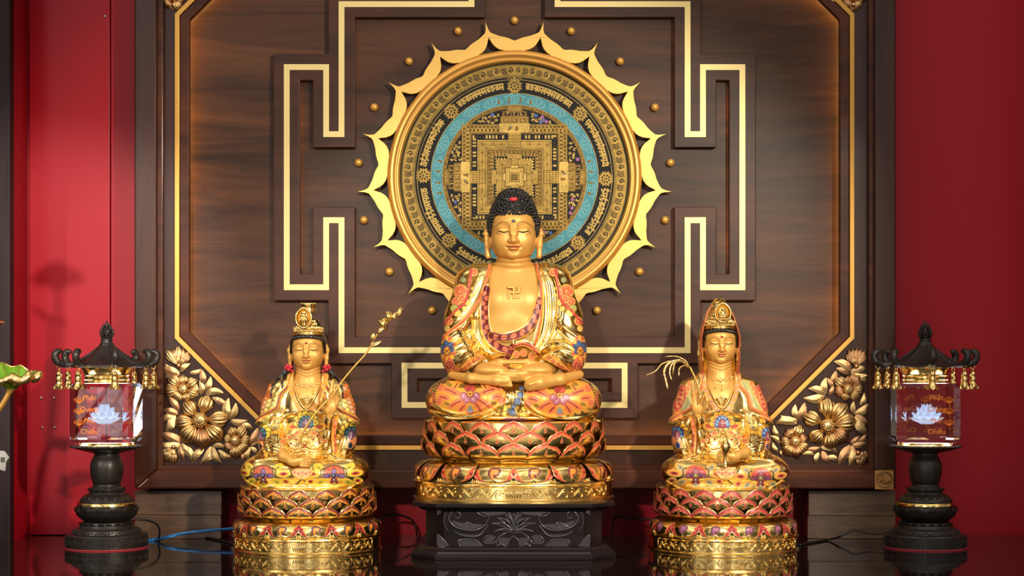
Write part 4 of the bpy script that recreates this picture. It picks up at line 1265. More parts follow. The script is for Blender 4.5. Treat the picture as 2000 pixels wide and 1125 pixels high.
# ---------------------------------------------------------------- head shared by the three figures (face half width = 44 units, origin between the eyes)
SKIN = lin(226, 168, 84); SKIN_METAL = .25
def sculpt_head(V, c, k, full_cheek=0.):
    cx, cy, cz = c
    T = lambda p: (cx + p[0]*k, cy + p[1]*k, cz + p[2]*k)
    E = lambda p, r, kk: V.add(ell(T(p), [q*k for q in r]), kk*k)
    E((0, 6, 14), (46, 52, 46), 6)
    E((0, -4, -8), (43.5, 46, 44), 6)
    E((0, -9, -28), (40.5 + full_cheek, 39, 32 + full_cheek*.6), 10)
    E((0, -39, -47), (12, 8, 8), 10)
    for s in (-1, 1):
        E((s*22, -30, -17), (15, 13, 15), 12)
        E((s*19.5, -39.5, .5), (13.5, 9, 8.5), 4)
        V.chain([T((s*50, 6, 12)) + (4*k,), T((s*53.5, 2, -2)) + (5*k,), T((s*51.5, 2, -25)) + (4.6*k,), T((s*50, 2, -46)) + (5.6*k,)], 5*k)
        V.chain([T((s*47, 4, 14)) + (4*k,), T((s*47, 3, -2)) + (3*k,), T((s*47, 3, -30)) + (3*k,)], 4*k)
    V.chain([T((0, -45, 13)) + (4.2*k,), T((0, -50, -4)) + (4.6*k,), T((0, -56, -19)) + (6.0*k,)], 5*k)
    for s in (-1, 1): E((s*6.6, -50.5, -20.5), (4.4, 6, 4.4), 2.5)
    for s in (-1, 1): E((s*4.6, -49.6, -29.4), (8.0, 5.2, 2.7), 1.6)
    E((0, -49.6, -34.8), (9.4, 6.0, 3.7), 1.6)
    F = lambda pts, w, a, **kw: V.fold([(cx + x*k, cz + z*k) for x, z in pts], w*k, a*k, ymax=cy - 20*k, **kw)
    for s in (-1, 1):
        F([(s*5.5, -6), (s*6.5, 5), (s*10, 12), (s*22, 16.5), (s*36, 9)], 3.0, 2.0)
        F([(s*8, 1.5), (s*15, 7), (s*24, 7), (s*32, 1.5)], 1.5, -1.2)
        F([(s*9.5, -1.5), (s*19, -4.2), (s*30, -1)], 1.1, -1.3)
        F([(s*12, -33), (s*14.5, -31.5)], 2.0, -1.2)
        F([(s*8, -24), (s*14, -30)], 2.2, -.5)
    F([(-10, -32), (-3.5, -31.2), (0, -31.8), (3.5, -31.2), (10, -32)], .9, -1.5)
    F([(-6, -40.5), (0, -41.2), (6, -40.5)], 2.2, -1.2)
    F([(0, -25), (0, -27)], 1.4, -1.0)
    F([(-34, 22), (0, 26), (34, 22)], 5, .3)
def paint_face(p, cx, cy, k, hx=0):
    """cx, cy: photo position of the point between the eyes"""
    T = lambda pts: [(cx + x*k, cy - z*k) for x, z in pts]
    for s in (-1, 1):
        p.stroke(T([(s*7, 8), (s*10, 13.5), (s*21, 17.5), (s*35.5, 9.5)]), 1.35*k if k > .9 else 1.25*k, lin(60, 34, 16))
        p.stroke(T([(s*10, -1.6), (s*19, -3.4), (s*29, -.8)]), 2.2*k, lin(44, 26, 14))
        p.stroke(T([(s*11, -3.0), (s*14, -4.0)]), .7*k, lin(190, 165, 135)); p.stroke(T([(s*24, -4.2), (s*28, -3.2)]), .7*k, lin(190, 165, 135))
        p.stroke(T([(s*9, 2.5), (s*16, 7.6), (s*25, 7.2), (s*32, 1.8)]), .7*k, lin(176, 116, 52))
    lip = lin(218, 136, 80)
    p.poly(T(cat2([(-12, -32), (-4, -28.2), (0, -29.4), (4, -28.2), (12, -32), (6, -36.8), (0, -37.8), (-6, -36.8), (-12, -32)], 4)), lip)
    p.stroke(T([(-11, -32), (-3.5, -31.3), (0, -31.9), (3.5, -31.3), (11, -32)]), 1.0*k, lin(150, 72, 44))

# ---------------------------------------------------------------- central statue
BX, BZ = 1003, 970.
BY = -.05; BU = S(BY)*.001
def make_buddha():
    ROOT = thing('seated_golden_statue', 'large golden seated buddha statue with black curled hair on a black plinth, in the middle', 'statue', (P(BX, 0, BY).x, BY, .1025))
    throne(ROOT, BU, 196, 35, 73, 78, 152, 3, 14, 16, 181, .86, 'coral', 146)
    px = lambda pts: [(x - BX, BZ - y) for x, y in pts]
    # ---- body: head, neck, chest, hands, feet: one continuous skin
    V = Vol((-136, -150, 170), (136, 75, 612), .95)
    hc = (0, -2, BZ - 454)
    sculpt_head(V, hc, 1.0)
    V.chain([(0, 10, 440, 38), (0, 2, 460, 33), (0, 2, 490, 32)], 5)
    V.add(ell((0, 7, 340), (92, 58, 122)), 10)
    V.add(cap((-70, 8, 420), (70, 8, 420), 30), 16)
    for s in (-1, 1): V.add(ell((s*25, -20, 384), (32, 26, 28)), 18)
    # forearms hidden in the sleeves, hands resting in the lap
    for s in (-1, 1):
        V.chain([(s*80, -66, 258, 14), (s*56, -104, 247, 15)], 10)
        V.add(ell((s*40, -114, 247), (34, 21, 12)), 10)
        V.chain([(s*48, -106, 256, 7), (s*26, -112, 263, 6), (s*2, -114, 261.5, 5)], 4)
    V.add(ell((0, -110, 236), (50, 24, 9)), 6)
    V.add(ell((0, -112, 252), (24, 10, 8)), 4, sub=True)
    for i in range(4):                                                    # stacked fingers, front edges seen
        y = -129 + 8*i; z = 238 - 1.2*i
        V.chain([(46, y + 6, z + 4, 6.2), (10, y, z + 3, 5.6), (-30 - 4*math.sin(i*1.2), y + 1, z + 3, 4.4)], 2.5)
        V.chain([(-44, y + 8, z - 5, 6.2), (-10, y + 3, z - 6, 5.6), (28 + 4*math.sin(i*1.4), y + 3, z - 6, 4.6)], 2.5)
    # upturned feet crossing below the hands
    V.chain([(-118, -80, 238, 7), (-80, -112, 232, 9.5), (-32, -126, 228, 9), (-14, -128, 227, 7)], 5)
    V.chain([(126, -76, 239, 8), (88, -110, 230, 11), (48, -128, 224, 13), (30, -132, 219, 11)], 6)
    for i in range(5): V.chain([(-24, -127, 233 - 3.2*i, 3.6), (-9 + 1.2*i, -130, 232 - 3.4*i, 3.0)], 1.6)
    V.chain([(44, -140, 226, 3), (30, -142, 221, 3.4)], 3)
    for z, w in ((BZ - 506, 1.9), (BZ - 515, 1.6), (BZ - 524, 1.4)):
        V.fold([(-40, z + 7), (-22, z + 1), (0, z - 1.5), (22, z + 1), (40, z + 7)], w, -1.8)
    V.fold(px([(975, 640), (1003, 645), (1030, 628)]), 14, -1.0)
    def skin(v):
        p = Paint(v[:, 0] + BX, BZ - v[:, 2], SKIN, SKIN_METAL, v[:, 1] < -14)
        paint_face(p, BX, 454, 1.0)
        return p.c
    body = vol_object('body', V, BU, M['skin'], ROOT, skin)
    # raised emblem on the chest: square fret with four arms
    m = MB(); cx, cz = 0.5, BZ - 573; a, w = 12.2, 2.3
    pts = [(-w, w), (-a, w), (-a, -a), (-a + 2*w, -a), (-a + 2*w, -w), (-w, -w), (-w, -a), (a, -a), (a, -a + 2*w), (w, -a + 2*w), (w, -w), (a, -w), (a, a), (a - 2*w, a), (a - 2*w, w), (w, w), (w, a), (-a, a), (-a, a - 2*w), (-w, a - 2*w)]
    yc = min(V.front(0, cz + q) for q in (-a, -6, 0, 6, a))
    m.prism([((cx + x)*BU, (cz + z)*BU) for x, z in pts], (yc - 2.4)*BU, (yc + 12)*BU)
    m.build('chest_emblem', M['rimgold'], body, local=True, smooth=False, bevel=.0006)
    m = MB(); m.sphere((0, -50.2*BU, (BZ - 435.5)*BU), (3.3*BU, 2.2*BU, 3.3*BU), 14, 10); m.build('forehead_jewel', M['gem'], body, local=True)
    # ---- hair: scalp and rows of snail curls
    H = Vol((-60, -58, 490), (60, 70, 615), 1.3)
    hz = hc[2]
    E1 = ((0, 7, hz + 13), (50.5, 55, 46)); E2 = ((0, 8, hz + 52), (36, 36, 33))
    H.add(ell(*E1), 6); H.add(ell(*E2), 22)
    H.cut_poly([(-41.5, hz - 70), (-43, hz - 4), (-41, hz + 18), (-38, hz + 27), (-30, hz + 31.5), (30, hz + 31.5), (38, hz + 27), (41, hz + 18), (43, hz - 4), (41.5, hz - 70)], -200, 12, 2)
    H.cut_poly([(-90, hz - 70), (-90, hz - 22), (90, hz - 22), (90, hz - 70)], -200, 200, 2)
    hair = vol_object('hair', H, BU, M['hair'], ROOT)
    hv, _ = H.mesh()
    inside = lambda p, e: ((p[:, 0] - e[0][0])/e[1][0])**2 + ((p[:, 1] - e[0][1])/e[1][1])**2 + ((p[:, 2] - e[0][2])/e[1][2])**2
    hv = hv[(np.minimum(inside(hv, E1), inside(hv, E2)) > .97) & (hv[:, 2] > hz - 20)]
    hv = hv[np.random.default_rng(3).permutation(len(hv))]
    pts = np.empty((0, 3)); c0 = np.array((0, 8, hz + 18))
    for p in hv:
        if len(pts) == 0 or ((pts - p)**2).sum(1).min() > 5.1**2: pts = np.vstack([pts, p])
    m = MB()
    for p in pts:
        o = Vector(p); nv = Vector(((p[0])/50**2, (p[1] - 7)/55**2, (p[2] - hz - (14 if p[2] < hz + 44 else 40))/46**2)).normalized()
        m.sphere(o*BU, 3.2*BU, 8, 6); m.sphere((o + nv*2.1)*BU, 1.9*BU, 7, 5)
        t = nv.orthogonal().normalized(); b = nv.cross(t)
        m.tube([(o + nv*(1.0 + 2.9*q_) + (t*math.cos(7*q_) + b*math.sin(7*q_))*(3.6*(1 - q_*.8)))*BU for q_ in [j/6 for j in range(7)]], .8*BU, 4)
    m.build('curls', M['hair'], hair, local=True, recalc=False)
    m = MB(); m.sphere((0, -29*BU, (BZ - 392)*BU), (9*BU, 5*BU, 4.6*BU), 16, 10); m.build('red_crown_jewel', M['red'], hair, local=True)
    # ---- robe
    V = Vol((-182, -150, 140), (182, 95, 462), 1.0)
    V.add(ell((0, 6, 335), (97, 64, 130)), 8)
    V.add(cap((-72, 8, 418), (72, 8, 418), 36), 16)
    V.add(ell((0, 18, 440), (48, 34, 26)), 14)
    for s in (-1, 1):
        V.chain([(s*80, 2, 415, 34), (s*98, -8, 350, 34), (s*102, -22, 285, 36), (s*100, -38, 268, 33), (s*72, -84, 252, 24), (s*62, -96, 250, 20)], 16)
        V.add(ell((s*102, -42, 190), (68, 72, 47)), 16)
        V.chain([(s*110, -72, 188, 38), (s*50, -96, 190, 34), (s*10, -96, 192, 28)], 14)
        V.add(ell((s*108, -20, 160), (54, 78, 14)), 12)
    V.add(ell((0, -30, 210), (100, 76, 50)), 14)
    V.add(ell((0, 28, 215), (104, 62, 72)), 14)
    V.add(ell((0, -40, 158), (140, 92, 14)), 10)
    # opening at the chest, neck
    chest = [(960, 470), (957, 520), (956, 560), (956, 610), (958, 638), (964, 650), (985, 650), (1010, 643), (1032, 627), (1044, 603), (1050, 572), (1048, 530), (1046, 470)]
    V.cut_poly(px(chest), -200, 40, 3)
    # opening of the sleeves over the lap
    V.cut_poly(px([(893, 732), (925, 718), (945, 702), (965, 697), (1003, 694), (1040, 697), (1062, 703), (1085, 716), (1112, 732), (1095, 740), (1050, 744), (1003, 744), (950, 742), (915, 738)]), -200, -78, 4)
    fo = lambda pts, w, a, ym=0: V.fold(px(pts), w, a, ymax=ym)
    # rolled lapels and trims
    fo([(959, 508), (950, 548), (938, 580), (918, 615), (888, 640), (868, 656)], 4.5, 4.5, 20)
    fo([(945, 522), (935, 556), (918, 592), (895, 620), (876, 634)], 8, 3.5, 20)
    fo([(1047, 510), (1056, 560), (1057, 605), (1052, 645), (1043, 672)], 3.5, 3.5, 20)
    for dx in (10, 18, 27, 36): fo([(1050 + dx*.6, 515), (1058 + dx, 560), (1060 + dx*1.05, 610), (1054 + dx*.9, 655), (1035 + dx*.5, 690)], 3.2, 3.4 if dx in (10, 27) else 2.6, 20)
    fo([(941, 575), (938, 600), (941, 640), (951, 668), (972, 686), (995, 690)], 2.2, 2.6)
    fo([(956, 560), (955, 610), (958, 640), (966, 656), (990, 658)], 2.2, 2.4)
    fo([(966, 664), (990, 666), (1015, 660), (1038, 645), (1054, 610)], 2.2, 2.6)
    # sleeve folds
    for s in (-1, 1):
        X = lambda x: BX + s*(x - BX)
        for pts, w, a in (([(1087, 620), (1100, 640), (1122, 655), (1136, 668)], 4, 4), ([(1090, 645), (1105, 660), (1128, 680)], 3.5, -3), ([(1080, 668), (1105, 672), (1132, 692)], 4, 3.4),
                          ([(1072, 690), (1095, 682), (1120, 690)], 3.5, 3), ([(1066, 700), (1085, 705), (1110, 724)], 4, 4), ([(1070, 690), (1088, 697), (1118, 722)], 3, -2.4)):
            fo([(X(x), y) for x, y in pts], w, a)
    fo([(900, 645), (912, 668), (930, 690)], 4, 4); fo([(928, 625), (926, 660), (932, 690)], 4, -3.5); fo([(918, 650), (935, 675), (955, 690)], 3.5, 3)
    # sash over the belly
    fo([(1003, 668), (1000, 684), (995, 696)], 3, 4); fo([(1006, 674), (1025, 672), (1042, 682), (1052, 692)], 4, 3.5)
    fo([(960, 694), (985, 690), (1003, 694)], 3, 2.5)
    # leg folds and hem
    for pts, w, a in (([(838, 800), (880, 815), (940, 808), (985, 785)], 3.5, 2.6), ([(850, 812), (900, 820), (960, 805), (990, 775)], 3, -2.4), ([(846, 790), (900, 806), (950, 792), (980, 768)], 3, 2),
                      ([(1168, 800), (1120, 815), (1060, 808), (1025, 785)], 3.5, 2.6), ([(1155, 812), (1105, 820), (1045, 806), (1020, 780)], 3, -2.4), ([(985, 745), (985, 775), (975, 800)], 3, 2.8),
                      ([(1022, 762), (1020, 785), (1012, 808)], 3, 2.8), ([(995, 748), (1003, 770), (995, 800)], 4, -2), ([(840, 822), (900, 826), (1003, 822), (1100, 826), (1165, 822)], 2.5, 2.6)):
        fo(pts, w, a)
    def robe(v):
        p = Paint(v[:, 0] + BX, BZ - v[:, 2], GC, 1., v[:, 1] < 30)
        st = p.stroke
        orange = lin(236, 150, 66); coral = lin(214, 104, 66); red = lin(198, 74, 60)
        # sleeve grounds and flowers on the shoulders
        for s in (-1, 1):
            X = lambda x: BX + s*(x - BX)
            L = lambda pts: [(X(x), y) for x, y in pts]
            g = lin(150, 112, 46)
            p.poly(L(cat2([(1066, 530), (1084, 528), (1110, 556), (1130, 600), (1140, 650), (1132, 655), (1112, 625), (1094, 600), (1085, 575), (1076, 550), (1066, 530)], 4)), g, .9)
            for (x, y, r, c) in ((1080, 533, 9, C_SAND), (1100, 548, 6, lin(150, 160, 110)), (1106, 570, 15, lin(240, 170, 90)), (1114, 590, 10, lin(240, 170, 90)), (1103, 585, 9, C_SAND), (1118, 603, 8, lin(180, 170, 90)), (1128, 628, 9, C_SAND), (1112, 612, 8, C_SAND), (1132, 642, 7, C_SAND), (1091, 592, 7, C_SAND), (1097, 604, 6, C_SAND), (1084, 578, 5, C_SAND), (1082, 565, 4, C_SAND)):
                p.disc((X(x), y), r, lin(120, 76, 30)); p.disc((X(x), y), r - 1, c)
                if r > 8:
                    for q in range(5): p.disc((X(x) + r*.5*math.cos(q*1.257), y + r*.5*math.sin(q*1.257)), r*.34, lin(232, 126, 80))
                    p.swirl((X(x), y), r*.6, red, 1.2, s)
            st(L([(1085, 528), (1089, 560), (1096, 590), (1112, 605), (1128, 622), (1138, 634)]), 5.2, red)
            for q in np.linspace(0, 1, 9): p.disc((X(1089 + 40*q*q), 548 + 72*q), .9, C_SAND)
            # elbow flower
            c = (X(1131), 682)
            p.oval(c, 17, 26, orange)
            for q in range(16): p.oval((c[0] + 15*math.cos(q*.39), c[1] + 22*math.sin(q*.39)), 5, 2.2, C_CORAL if q % 2 else C_YEL, 0, q*.39)
            p.petalring((c[0], c[1] - 2), 6, 9, 5, 4, C_BLUE, C_NAVY, .3); p.oval((c[0], c[1] + 4), 7, 9, lin(170, 96, 40))
            for q in range(6): p.disc((c[0] + 4*math.cos(q), c[1] + 4 + 5*math.sin(q)), 1.5, C_YEL)
            p.oval((X(1126), 716), 11, 15, lin(214, 106, 76)); p.swirl((X(1126), 714), 8, C_MAROON, 1.8, s); p.swirl((X(1124), 724), 6, C_ORANGE, 1.5, -s)
            # cuffs
            st(L([(1068, 698), (1082, 706), (1098, 720), (1112, 730)]), 11, orange); 
            for q in range(6): p.swirl((X(1070 + 8.2*q), 700 + 6*q), 4.4, C_DKRED, 1.6, s if q % 2 else -s, q)
        # lapel stripes
        st([(957, 520), (948, 556), (934, 590), (912, 622), (884, 645), (866, 660)], 6.5, orange); st([(957, 520), (948, 556), (934, 590), (912, 622), (884, 645), (866, 660)], 3.4, coral)
        st([(1047, 515), (1056, 560), (1057, 605), (1052, 645), (1043, 676)], 4.2, coral)
        # maroon cloud borders
        A = [(951, 566), (947, 600), (948, 635), (956, 660), (975, 678), (997, 684)]
        B = [(961, 656), (985, 660), (1012, 654), (1034, 640), (1047, 615), (1051, 588)]
        for line, flip in ((A, 1), (B, -1)):
            st(line, 16, lin(236, 170, 80)); st(line, 13.5, C_MAROON)
            c = cat2(line, 12); n = len(c)
            d = 0; last = c[0]; k = 0
            for q in c:
                if math.hypot(q[0]-last[0], q[1]-last[1]) > 8.4:
                    p.disc((q[0] + (3 if k % 2 else -3), q[1]), 4.6, lin(220, 112, 84)); p.disc((q[0] + (3.4 if k % 2 else -2.6), q[1] + .6), 3.1, C_MAROON)
                    p.swirl((q[0] + (3 if k % 2 else -3), q[1]), 3.6, lin(232, 140, 96), 1.5, 1 if k % 2 else -1, k)
                    last = q; k += 1
        st([(1000, 676), (994, 694), (985, 706)], 10, C_MAROON)
        for q in ((998, 680), (993, 692), (986, 702)): p.swirl(q, 4, lin(226, 120, 90), 1.6)
        st([(1004, 676), (1024, 672), (1040, 680), (1052, 694)], 5.5, red)
        for q in range(7): p.disc((1010 + 6*q, 674 + .5*q*q*.6), .9, C_SAND)
        for q in ((1008, 692), (1022, 690), (1038, 696)): p.disc(q, 7, orange); p.disc(q, 4.5, lin(230, 130, 90))
        # knees: large blossoms with flame leaves
        for s, c in ((-1, (921, 768)), (1, (1090, 771))):
            tilt = 0 if s < 0 else -.18
            p.oval((c[0] - (2 if s < 0 else -2), c[1] + 5), 70, 33, lin(240, 168, 62), .15, tilt)
            for q in range(26):
                a = 2*PI*q/26; p.oval((c[0] + 60*math.cos(a), c[1] + 5 + 27*math.sin(a)), 9, 6, lin(240, 168, 62), .15, a)
            for dx, dy, a, ln in ((-36, -6, .35, 20), (36, -8, -.4, 20), (-26, 16, -.55, 20), (26, 16, .5, 20), (-50, 6, .1, 12), (50, 4, -.2, 12), (-14, 24, -.9, 12), (16, 24, .9, 12)):
                q = (c[0] + dx, c[1] + dy); p.oval(q, ln, 6.5, lin(232, 126, 74), 0, a); p.stroke([(q[0] - ln*.6*math.cos(a), q[1] - ln*.6*math.sin(a)), q, (q[0] + ln*.5*math.cos(a), q[1] + ln*.5*math.sin(a) + 2)], 2.4, C_DKRED)
            for dx, dy in ((-56, -12), (54, -14), (-60, 14), (60, 12)): p.disc((c[0] + dx, c[1] + dy), 8, lin(236, 140, 84)); p.swirl((c[0] + dx, c[1] + dy), 6, lin(200, 90, 60), 1.6, s)
            for dx, dy in ((-44, 18), (44, 16), (30, -22), (-40, -18), (58, 26)): p.oval((c[0] + dx, c[1] + dy), 6, 3.4, lin(150, 116, 48), 0, .4)
            p.poly([(c[0] - 24, c[1] - 12), (c[0] - 18, c[1] - 20), (c[0], c[1] - 24), (c[0] + 18, c[1] - 20), (c[0] + 24, c[1] - 12)], lin(176, 130, 40), .6)
            for q in range(9): p.disc((c[0] - 18 + 4.5*q, c[1] - 15 - 5*math.sin(q*.39) + (2.5 if q % 2 else -2)), 1.7, C_DARK)
            for s2 in (-1, 1): st([(c[0] + s2*24, c[1] - 20), (c[0] + s2*30, c[1] - 12)], 3, lin(150, 70, 50))
            p.petalring((c[0], c[1] - 4), 5, 8, 6, 3.6, lin(206, 84, 64), C_DKRED, -PI/2 - .7, arc=1.75)
            for a in (.2, 1.05, 2.1, 2.95):
                q = (c[0] + 12.5*math.cos(a), c[1] + 1 + 10.5*math.sin(a)); p.disc(q, 7.4, C_MAROON); p.disc(q, 6.2, lin(206, 124, 142)); p.disc((q[0] - 1, q[1] - 1.4), 3, lin(232, 184, 192)); p.swirl(q, 5, lin(150, 62, 84), 1.1, s)
            p.disc((c[0], c[1] - 1), 6, C_DKRED)
            for q in range(8): p.disc((c[0] + 3.7*math.cos(q*.785), c[1] - 1 + 3.7*math.sin(q*.785)), 1.35, C_YEL)
            p.poly([(c[0] - 9, c[1] + 34), (c[0], c[1] + 22), (c[0] + 9, c[1] + 34), (c[0], c[1] + 39)], C_CORAL); p.poly([(c[0] - 7, c[1] + 32), (c[0], c[1] + 19), (c[0] + 7, c[1] + 32), (c[0], c[1] + 35)], C_GREY)
            # beaded dark border of the knee
            e = c[0] + s*62
            st([(e - s*4, c[1] - 24), (e + s*6, c[1] - 4), (e + s*6, c[1] + 16)], 4.4, lin(110, 62, 30))
            for q in range(8): p.disc((e + s*(1 + 5*math.sin(q*.4)), c[1] - 18 + 5*q), 1, C_SAND)
            st([(c[0] + s*78, c[1] - 10), (c[0] + s*70, c[1] + 6), (c[0] + s*76, c[1] + 22)], 4, lin(200, 90, 60))
        # blue scrolls on the central fold, little flowers on the hem
        for x, y, r in ((1018, 757, 5), (1016, 769, 6.5), (1010, 781, 7), (1003, 791, 5), (1000, 801, 7)):
            p.disc((x, y), r, C_NAVY); p.disc((x, y), r - 1.2, C_BLUE); p.swirl((x, y), r - 1.5, lin(170, 186, 206), 1.2); 
        p.poly([(975, 818), (990, 812), (1020, 812), (1036, 818), (1020, 823), (990, 823)], lin(190, 100, 110)); st([(988, 821), (1005, 822), (1024, 820)], 3.2, C_GREY)
        for x in (930, 1062, 885, 1110): p.oval((x, 820), 20, 5, lin(232, 140, 70)); p.oval((x, 820), 8, 2.6, C_CORAL)
        return p.c
    vol_object('robe', V, BU, M['robe'], ROOT, robe)
    return ROOT
make_buddha()
# ---------------------------------------------------------------- the two attendant statues (mirror images in pose, different dress)
AY = -.016
def attendant(name, label, cx, hx, g, eye, style, left):
    U = .001*S(AY); BZ_ = 1069.
    ROOT = thing(name, label, 'statue', (P(cx, 0, AY).x, AY, 0))
    th = throne(ROOT, U, 146.5, 30.5, 60, 64, 123, 3, 14, 16, 136, 1.0, style, 108)
    k = .70; ez = BZ_ - eye
    X = lambda dx: hx + g*dx                    # statue coordinate from the offset towards the raised hand
    Q = lambda dx, py: (X(dx), BZ_ - py)
    QQ = lambda pts: [Q(*p) for p in pts]
    PX = lambda dx, py: (cx + hx + g*dx, py)
    PP = lambda pts: [PX(*p) for p in pts]
    # ---- robe
    V = Vol((-132, -116, 106), (132, 70, 372), .85)
    V.add(ell((hx, 6, 262), (60, 44, 86)), 8)
    V.add(ell((hx, -8, 200), (64, 50, 48)), 12)
    V.add(cap((hx - 30, 10, 318), (hx + 30, 10, 318), 22), 10)
    for s in (-1, 1):
        V.chain([(X(s*34), 10, 322, 20), (X(s*54), 6, 305, 25), (X(s*64), 0, 275, 26), (X(s*70), -4, 252, 24)], 10)
        V.add(ell((X(s*84), -4, 250), (19, 42, 7), ry=-g*s*.35), 8)
        V.chain([(X(s*66), -8, 240, 27), (X(s*66), -18, 212, 28), (X(s*60), -28, 192, 28)], 8)
        V.add(ell((s*70, -32, 152), (54, 54, 36)), 10)
    V.add(ell((0, -52, 150), (80, 46, 32)), 12)
    V.add(ell((0, -8, 124), (112, 86, 13)), 8)
    V.add(ell((0, 30, 160), (80, 50, 50)), 10)
    # sleeve of the raised arm, hanging to the knee
    V.chain([(X(66), -18, 226, 25), (X(58), -48, 240, 20), (X(50), -62, 250, 16)], 8)
    V.chain([(X(52), -56, 246, 15), (X(45), -60, 222, 13), (X(46), -58, 196, 15), (X(58), -56, 182, 14)], 6)
    # sleeve of the lowered arm
    V.chain([(X(-66), -18, 216, 26), (X(-58), -46, 204, 22), (X(-50), -62, 196, 17)], 8)
    vee = [(-28, 715), (-26, 742), (-19, 764), (-9, 783), (1, 797), (11, 783), (22, 764), (28, 742), (30, 715), (28, 690), (-26, 690)]
    V.cut_poly(QQ(vee), -200, 30, 2)
    V.cut_poly(QQ([(32, 800), (44, 806), (62, 804), (66, 795), (60, 770), (32, 770)]), -200, -46, 2)
    fo = lambda pts, w, a, ym=5: V.fold(QQ(pts), w, a, ymax=ym)
    for s in (-1, 1):
        fo([(s*30, 722), (s*36, 752), (s*50, 768), (s*55, 788), (s*62, 797), (s*98, 817)], 2.6, 3.2, 20)
        fo([(s*44, 742), (s*58, 770), (s*64, 792), (s*72, 802)], 4.5, 2.6, 20)
        fo([(s*30, 726), (s*27, 745), (s*19, 768), (s*7, 790), (-s*6, 800)], 1.8, 2.4)
        fo([(s*40, 800), (s*52, 830), (s*44, 868)], 3, 3); fo([(s*62, 812), (s*72, 845), (s*62, 880)], 3.5, -3); fo([(s*80, 818), (s*88, 850), (s*78, 880)], 3.5, 3)
        fo([(s*48, 880), (s*70, 874), (s*92, 880)], 3, 2.5)
    for q in range(4): fo([(-52 + q*3, 862 + 6*q), (-72, 850 + 9*q), (-90, 842 + 10*q)], 2.2, 2.2)
    fo([(-42, 812), (-20, 803), (2, 799), (24, 804), (40, 812)], 2.4, 2.8); fo([(-40, 816), (0, 808), (38, 816)], 2, -1.6)
    fo([(52, 812), (46, 850), (44, 876), (60, 890)], 2.4, 2.8); fo([(60, 815), (54, 850), (56, 880)], 2, -2.4)
    fo([(0, 835), (-3, 860), (2, 890)], 4, 2)
    # folds of skirt and crossed legs
    for s in (-1, 1):
        fo([(s*112, 934), (s*70, 955), (s*25, 948), (0, 930)], 2.6, 2.2); fo([(s*98, 948), (s*50, 960), (s*10, 940)], 2.4, -1.8); fo([(s*30, 884), (s*60, 888), (s*95, 893)], 2.4, 2)
        fo([(s*100, 960), (s*50, 966), (0, 962)], 2.2, 2.2)
        for q in range(4): fo([(s*4, 868 + 6*q), (s*20, 872 + 6*q), (s*38, 864 + 6*q)], 1.8, 1.4)
    fo([(-24, 905), (-14, 922), (0, 927), (14, 922), (24, 905)], 2, 2.6)
    # ---- painted robe
    def robe(v):
        p = Paint(v[:, 0] + cx, BZ_ - v[:, 2], GC, 1., v[:, 1] < 28)
        if left:
            orange, c1, c2, stripe = lin(244, 172, 62), lin(214, 92, 62), lin(240, 150, 90), lin(150, 80, 60)
            ring, core, pet, pin = lin(34, 62, 76), lin(116, 72, 100), lin(248, 214, 84), lin(196, 160, 50)
        else:
            orange, c1, c2, stripe = lin(242, 160, 76), lin(206, 84, 76), lin(240, 150, 90), lin(222, 120, 70)
            ring, core, pet, pin = lin(62, 88, 140), lin(150, 66, 72), lin(246, 188, 62), lin(220, 140, 50)
        st = lambda pts, w, c, m=0.: p.stroke(PP(pts), w, c, m)
        for s in (-1, 1):
            # flowered shoulders
            if left:
                for r_ in range(4):
                    for q in range(7):
                        x, y = s*(80 + 3.2*q - 10*abs(r_ - 1.5)*.3 - 6*r_), 752 + 9*q + 5*r_
                        p.oval(PX(x, y), 5.4, 4.0, lin(120, 70, 40), 0, .6*s*g); p.oval(PX(x, y), 4.5, 3.2, [lin(240, 130, 60), lin(246, 180, 130), lin(244, 214, 110), lin(206, 206, 110)][r_], 0, .6*s*g)
                p.disc(PX(s*74, 770), 8, lin(214, 120, 50)); p.swirl(PX(s*74, 770), 6, C_DKRED, 1.4, s)
            else:
                p.poly(PP([(s*42, 738), (s*58, 742), (s*66, 770), (s*84, 800), (s*88, 812), (s*74, 806), (s*60, 786), (s*50, 760)]), lin(196, 186, 110))
                for q in range(8): p.disc(PX(s*(60 + 4.2*q), 748 + 8.6*q), 5.6, lin(238, 160, 80)); p.swirl(PX(s*(60 + 4.2*q), 748 + 8.6*q), 4, c1, 1.2, s)
                p.oval(PX(s*80, 775), 9, 26, c1, 0, -.3*s*g); p.oval(PX(s*79, 775), 6, 20, lin(240, 160, 90), 0, -.3*s*g)
                for q in range(4): p.disc(PX(s*(76 + 2*q), 760 + 9*q), 3.6, c1)
                st([(s*44, 745), (s*56, 770), (s*72, 798)], 3, lin(170, 180, 130))
            E = [(s*31, 724), (s*37, 752), (s*51, 768), (s*56, 788), (s*63, 797), (s*98, 817)]
            st(E, 8.5, orange); st(E, 4.2, stripe)
            # collar with scroll border
            C = [(s*31, 726), (s*28, 745), (s*20, 768), (s*8, 790), (-s*4, 800)]
            C2 = [(s*36, 728), (s*33, 750), (s*26, 772), (s*14, 794), (s*4, 803)]
            st(C2, 9, orange)
            c = cat2(C2, 6)
            for i, q in enumerate(c[::3]): p.disc(PX(*q), 3.2, c1 if left else lin(150, 110, 130)); p.swirl(PX(*q), 2.8, lin(250, 200, 130), 1., s)
            st(C, 2.2, GC, 1.)
            # sleeve blossoms
            f = (s*88, 848 if s < 0 else 846)
            p.petalring(PX(f[0], f[1] - 4), 7, 15, 6, 5, pet, lin(90, 60, 20), PI + .15, inner=pin, arc=PI*1.15)
            for a in np.linspace(PI, 2*PI, 6): p.disc(PX(f[0] + 9*math.cos(a), f[1] - 1 + 11*math.sin(a)), 5, ring)
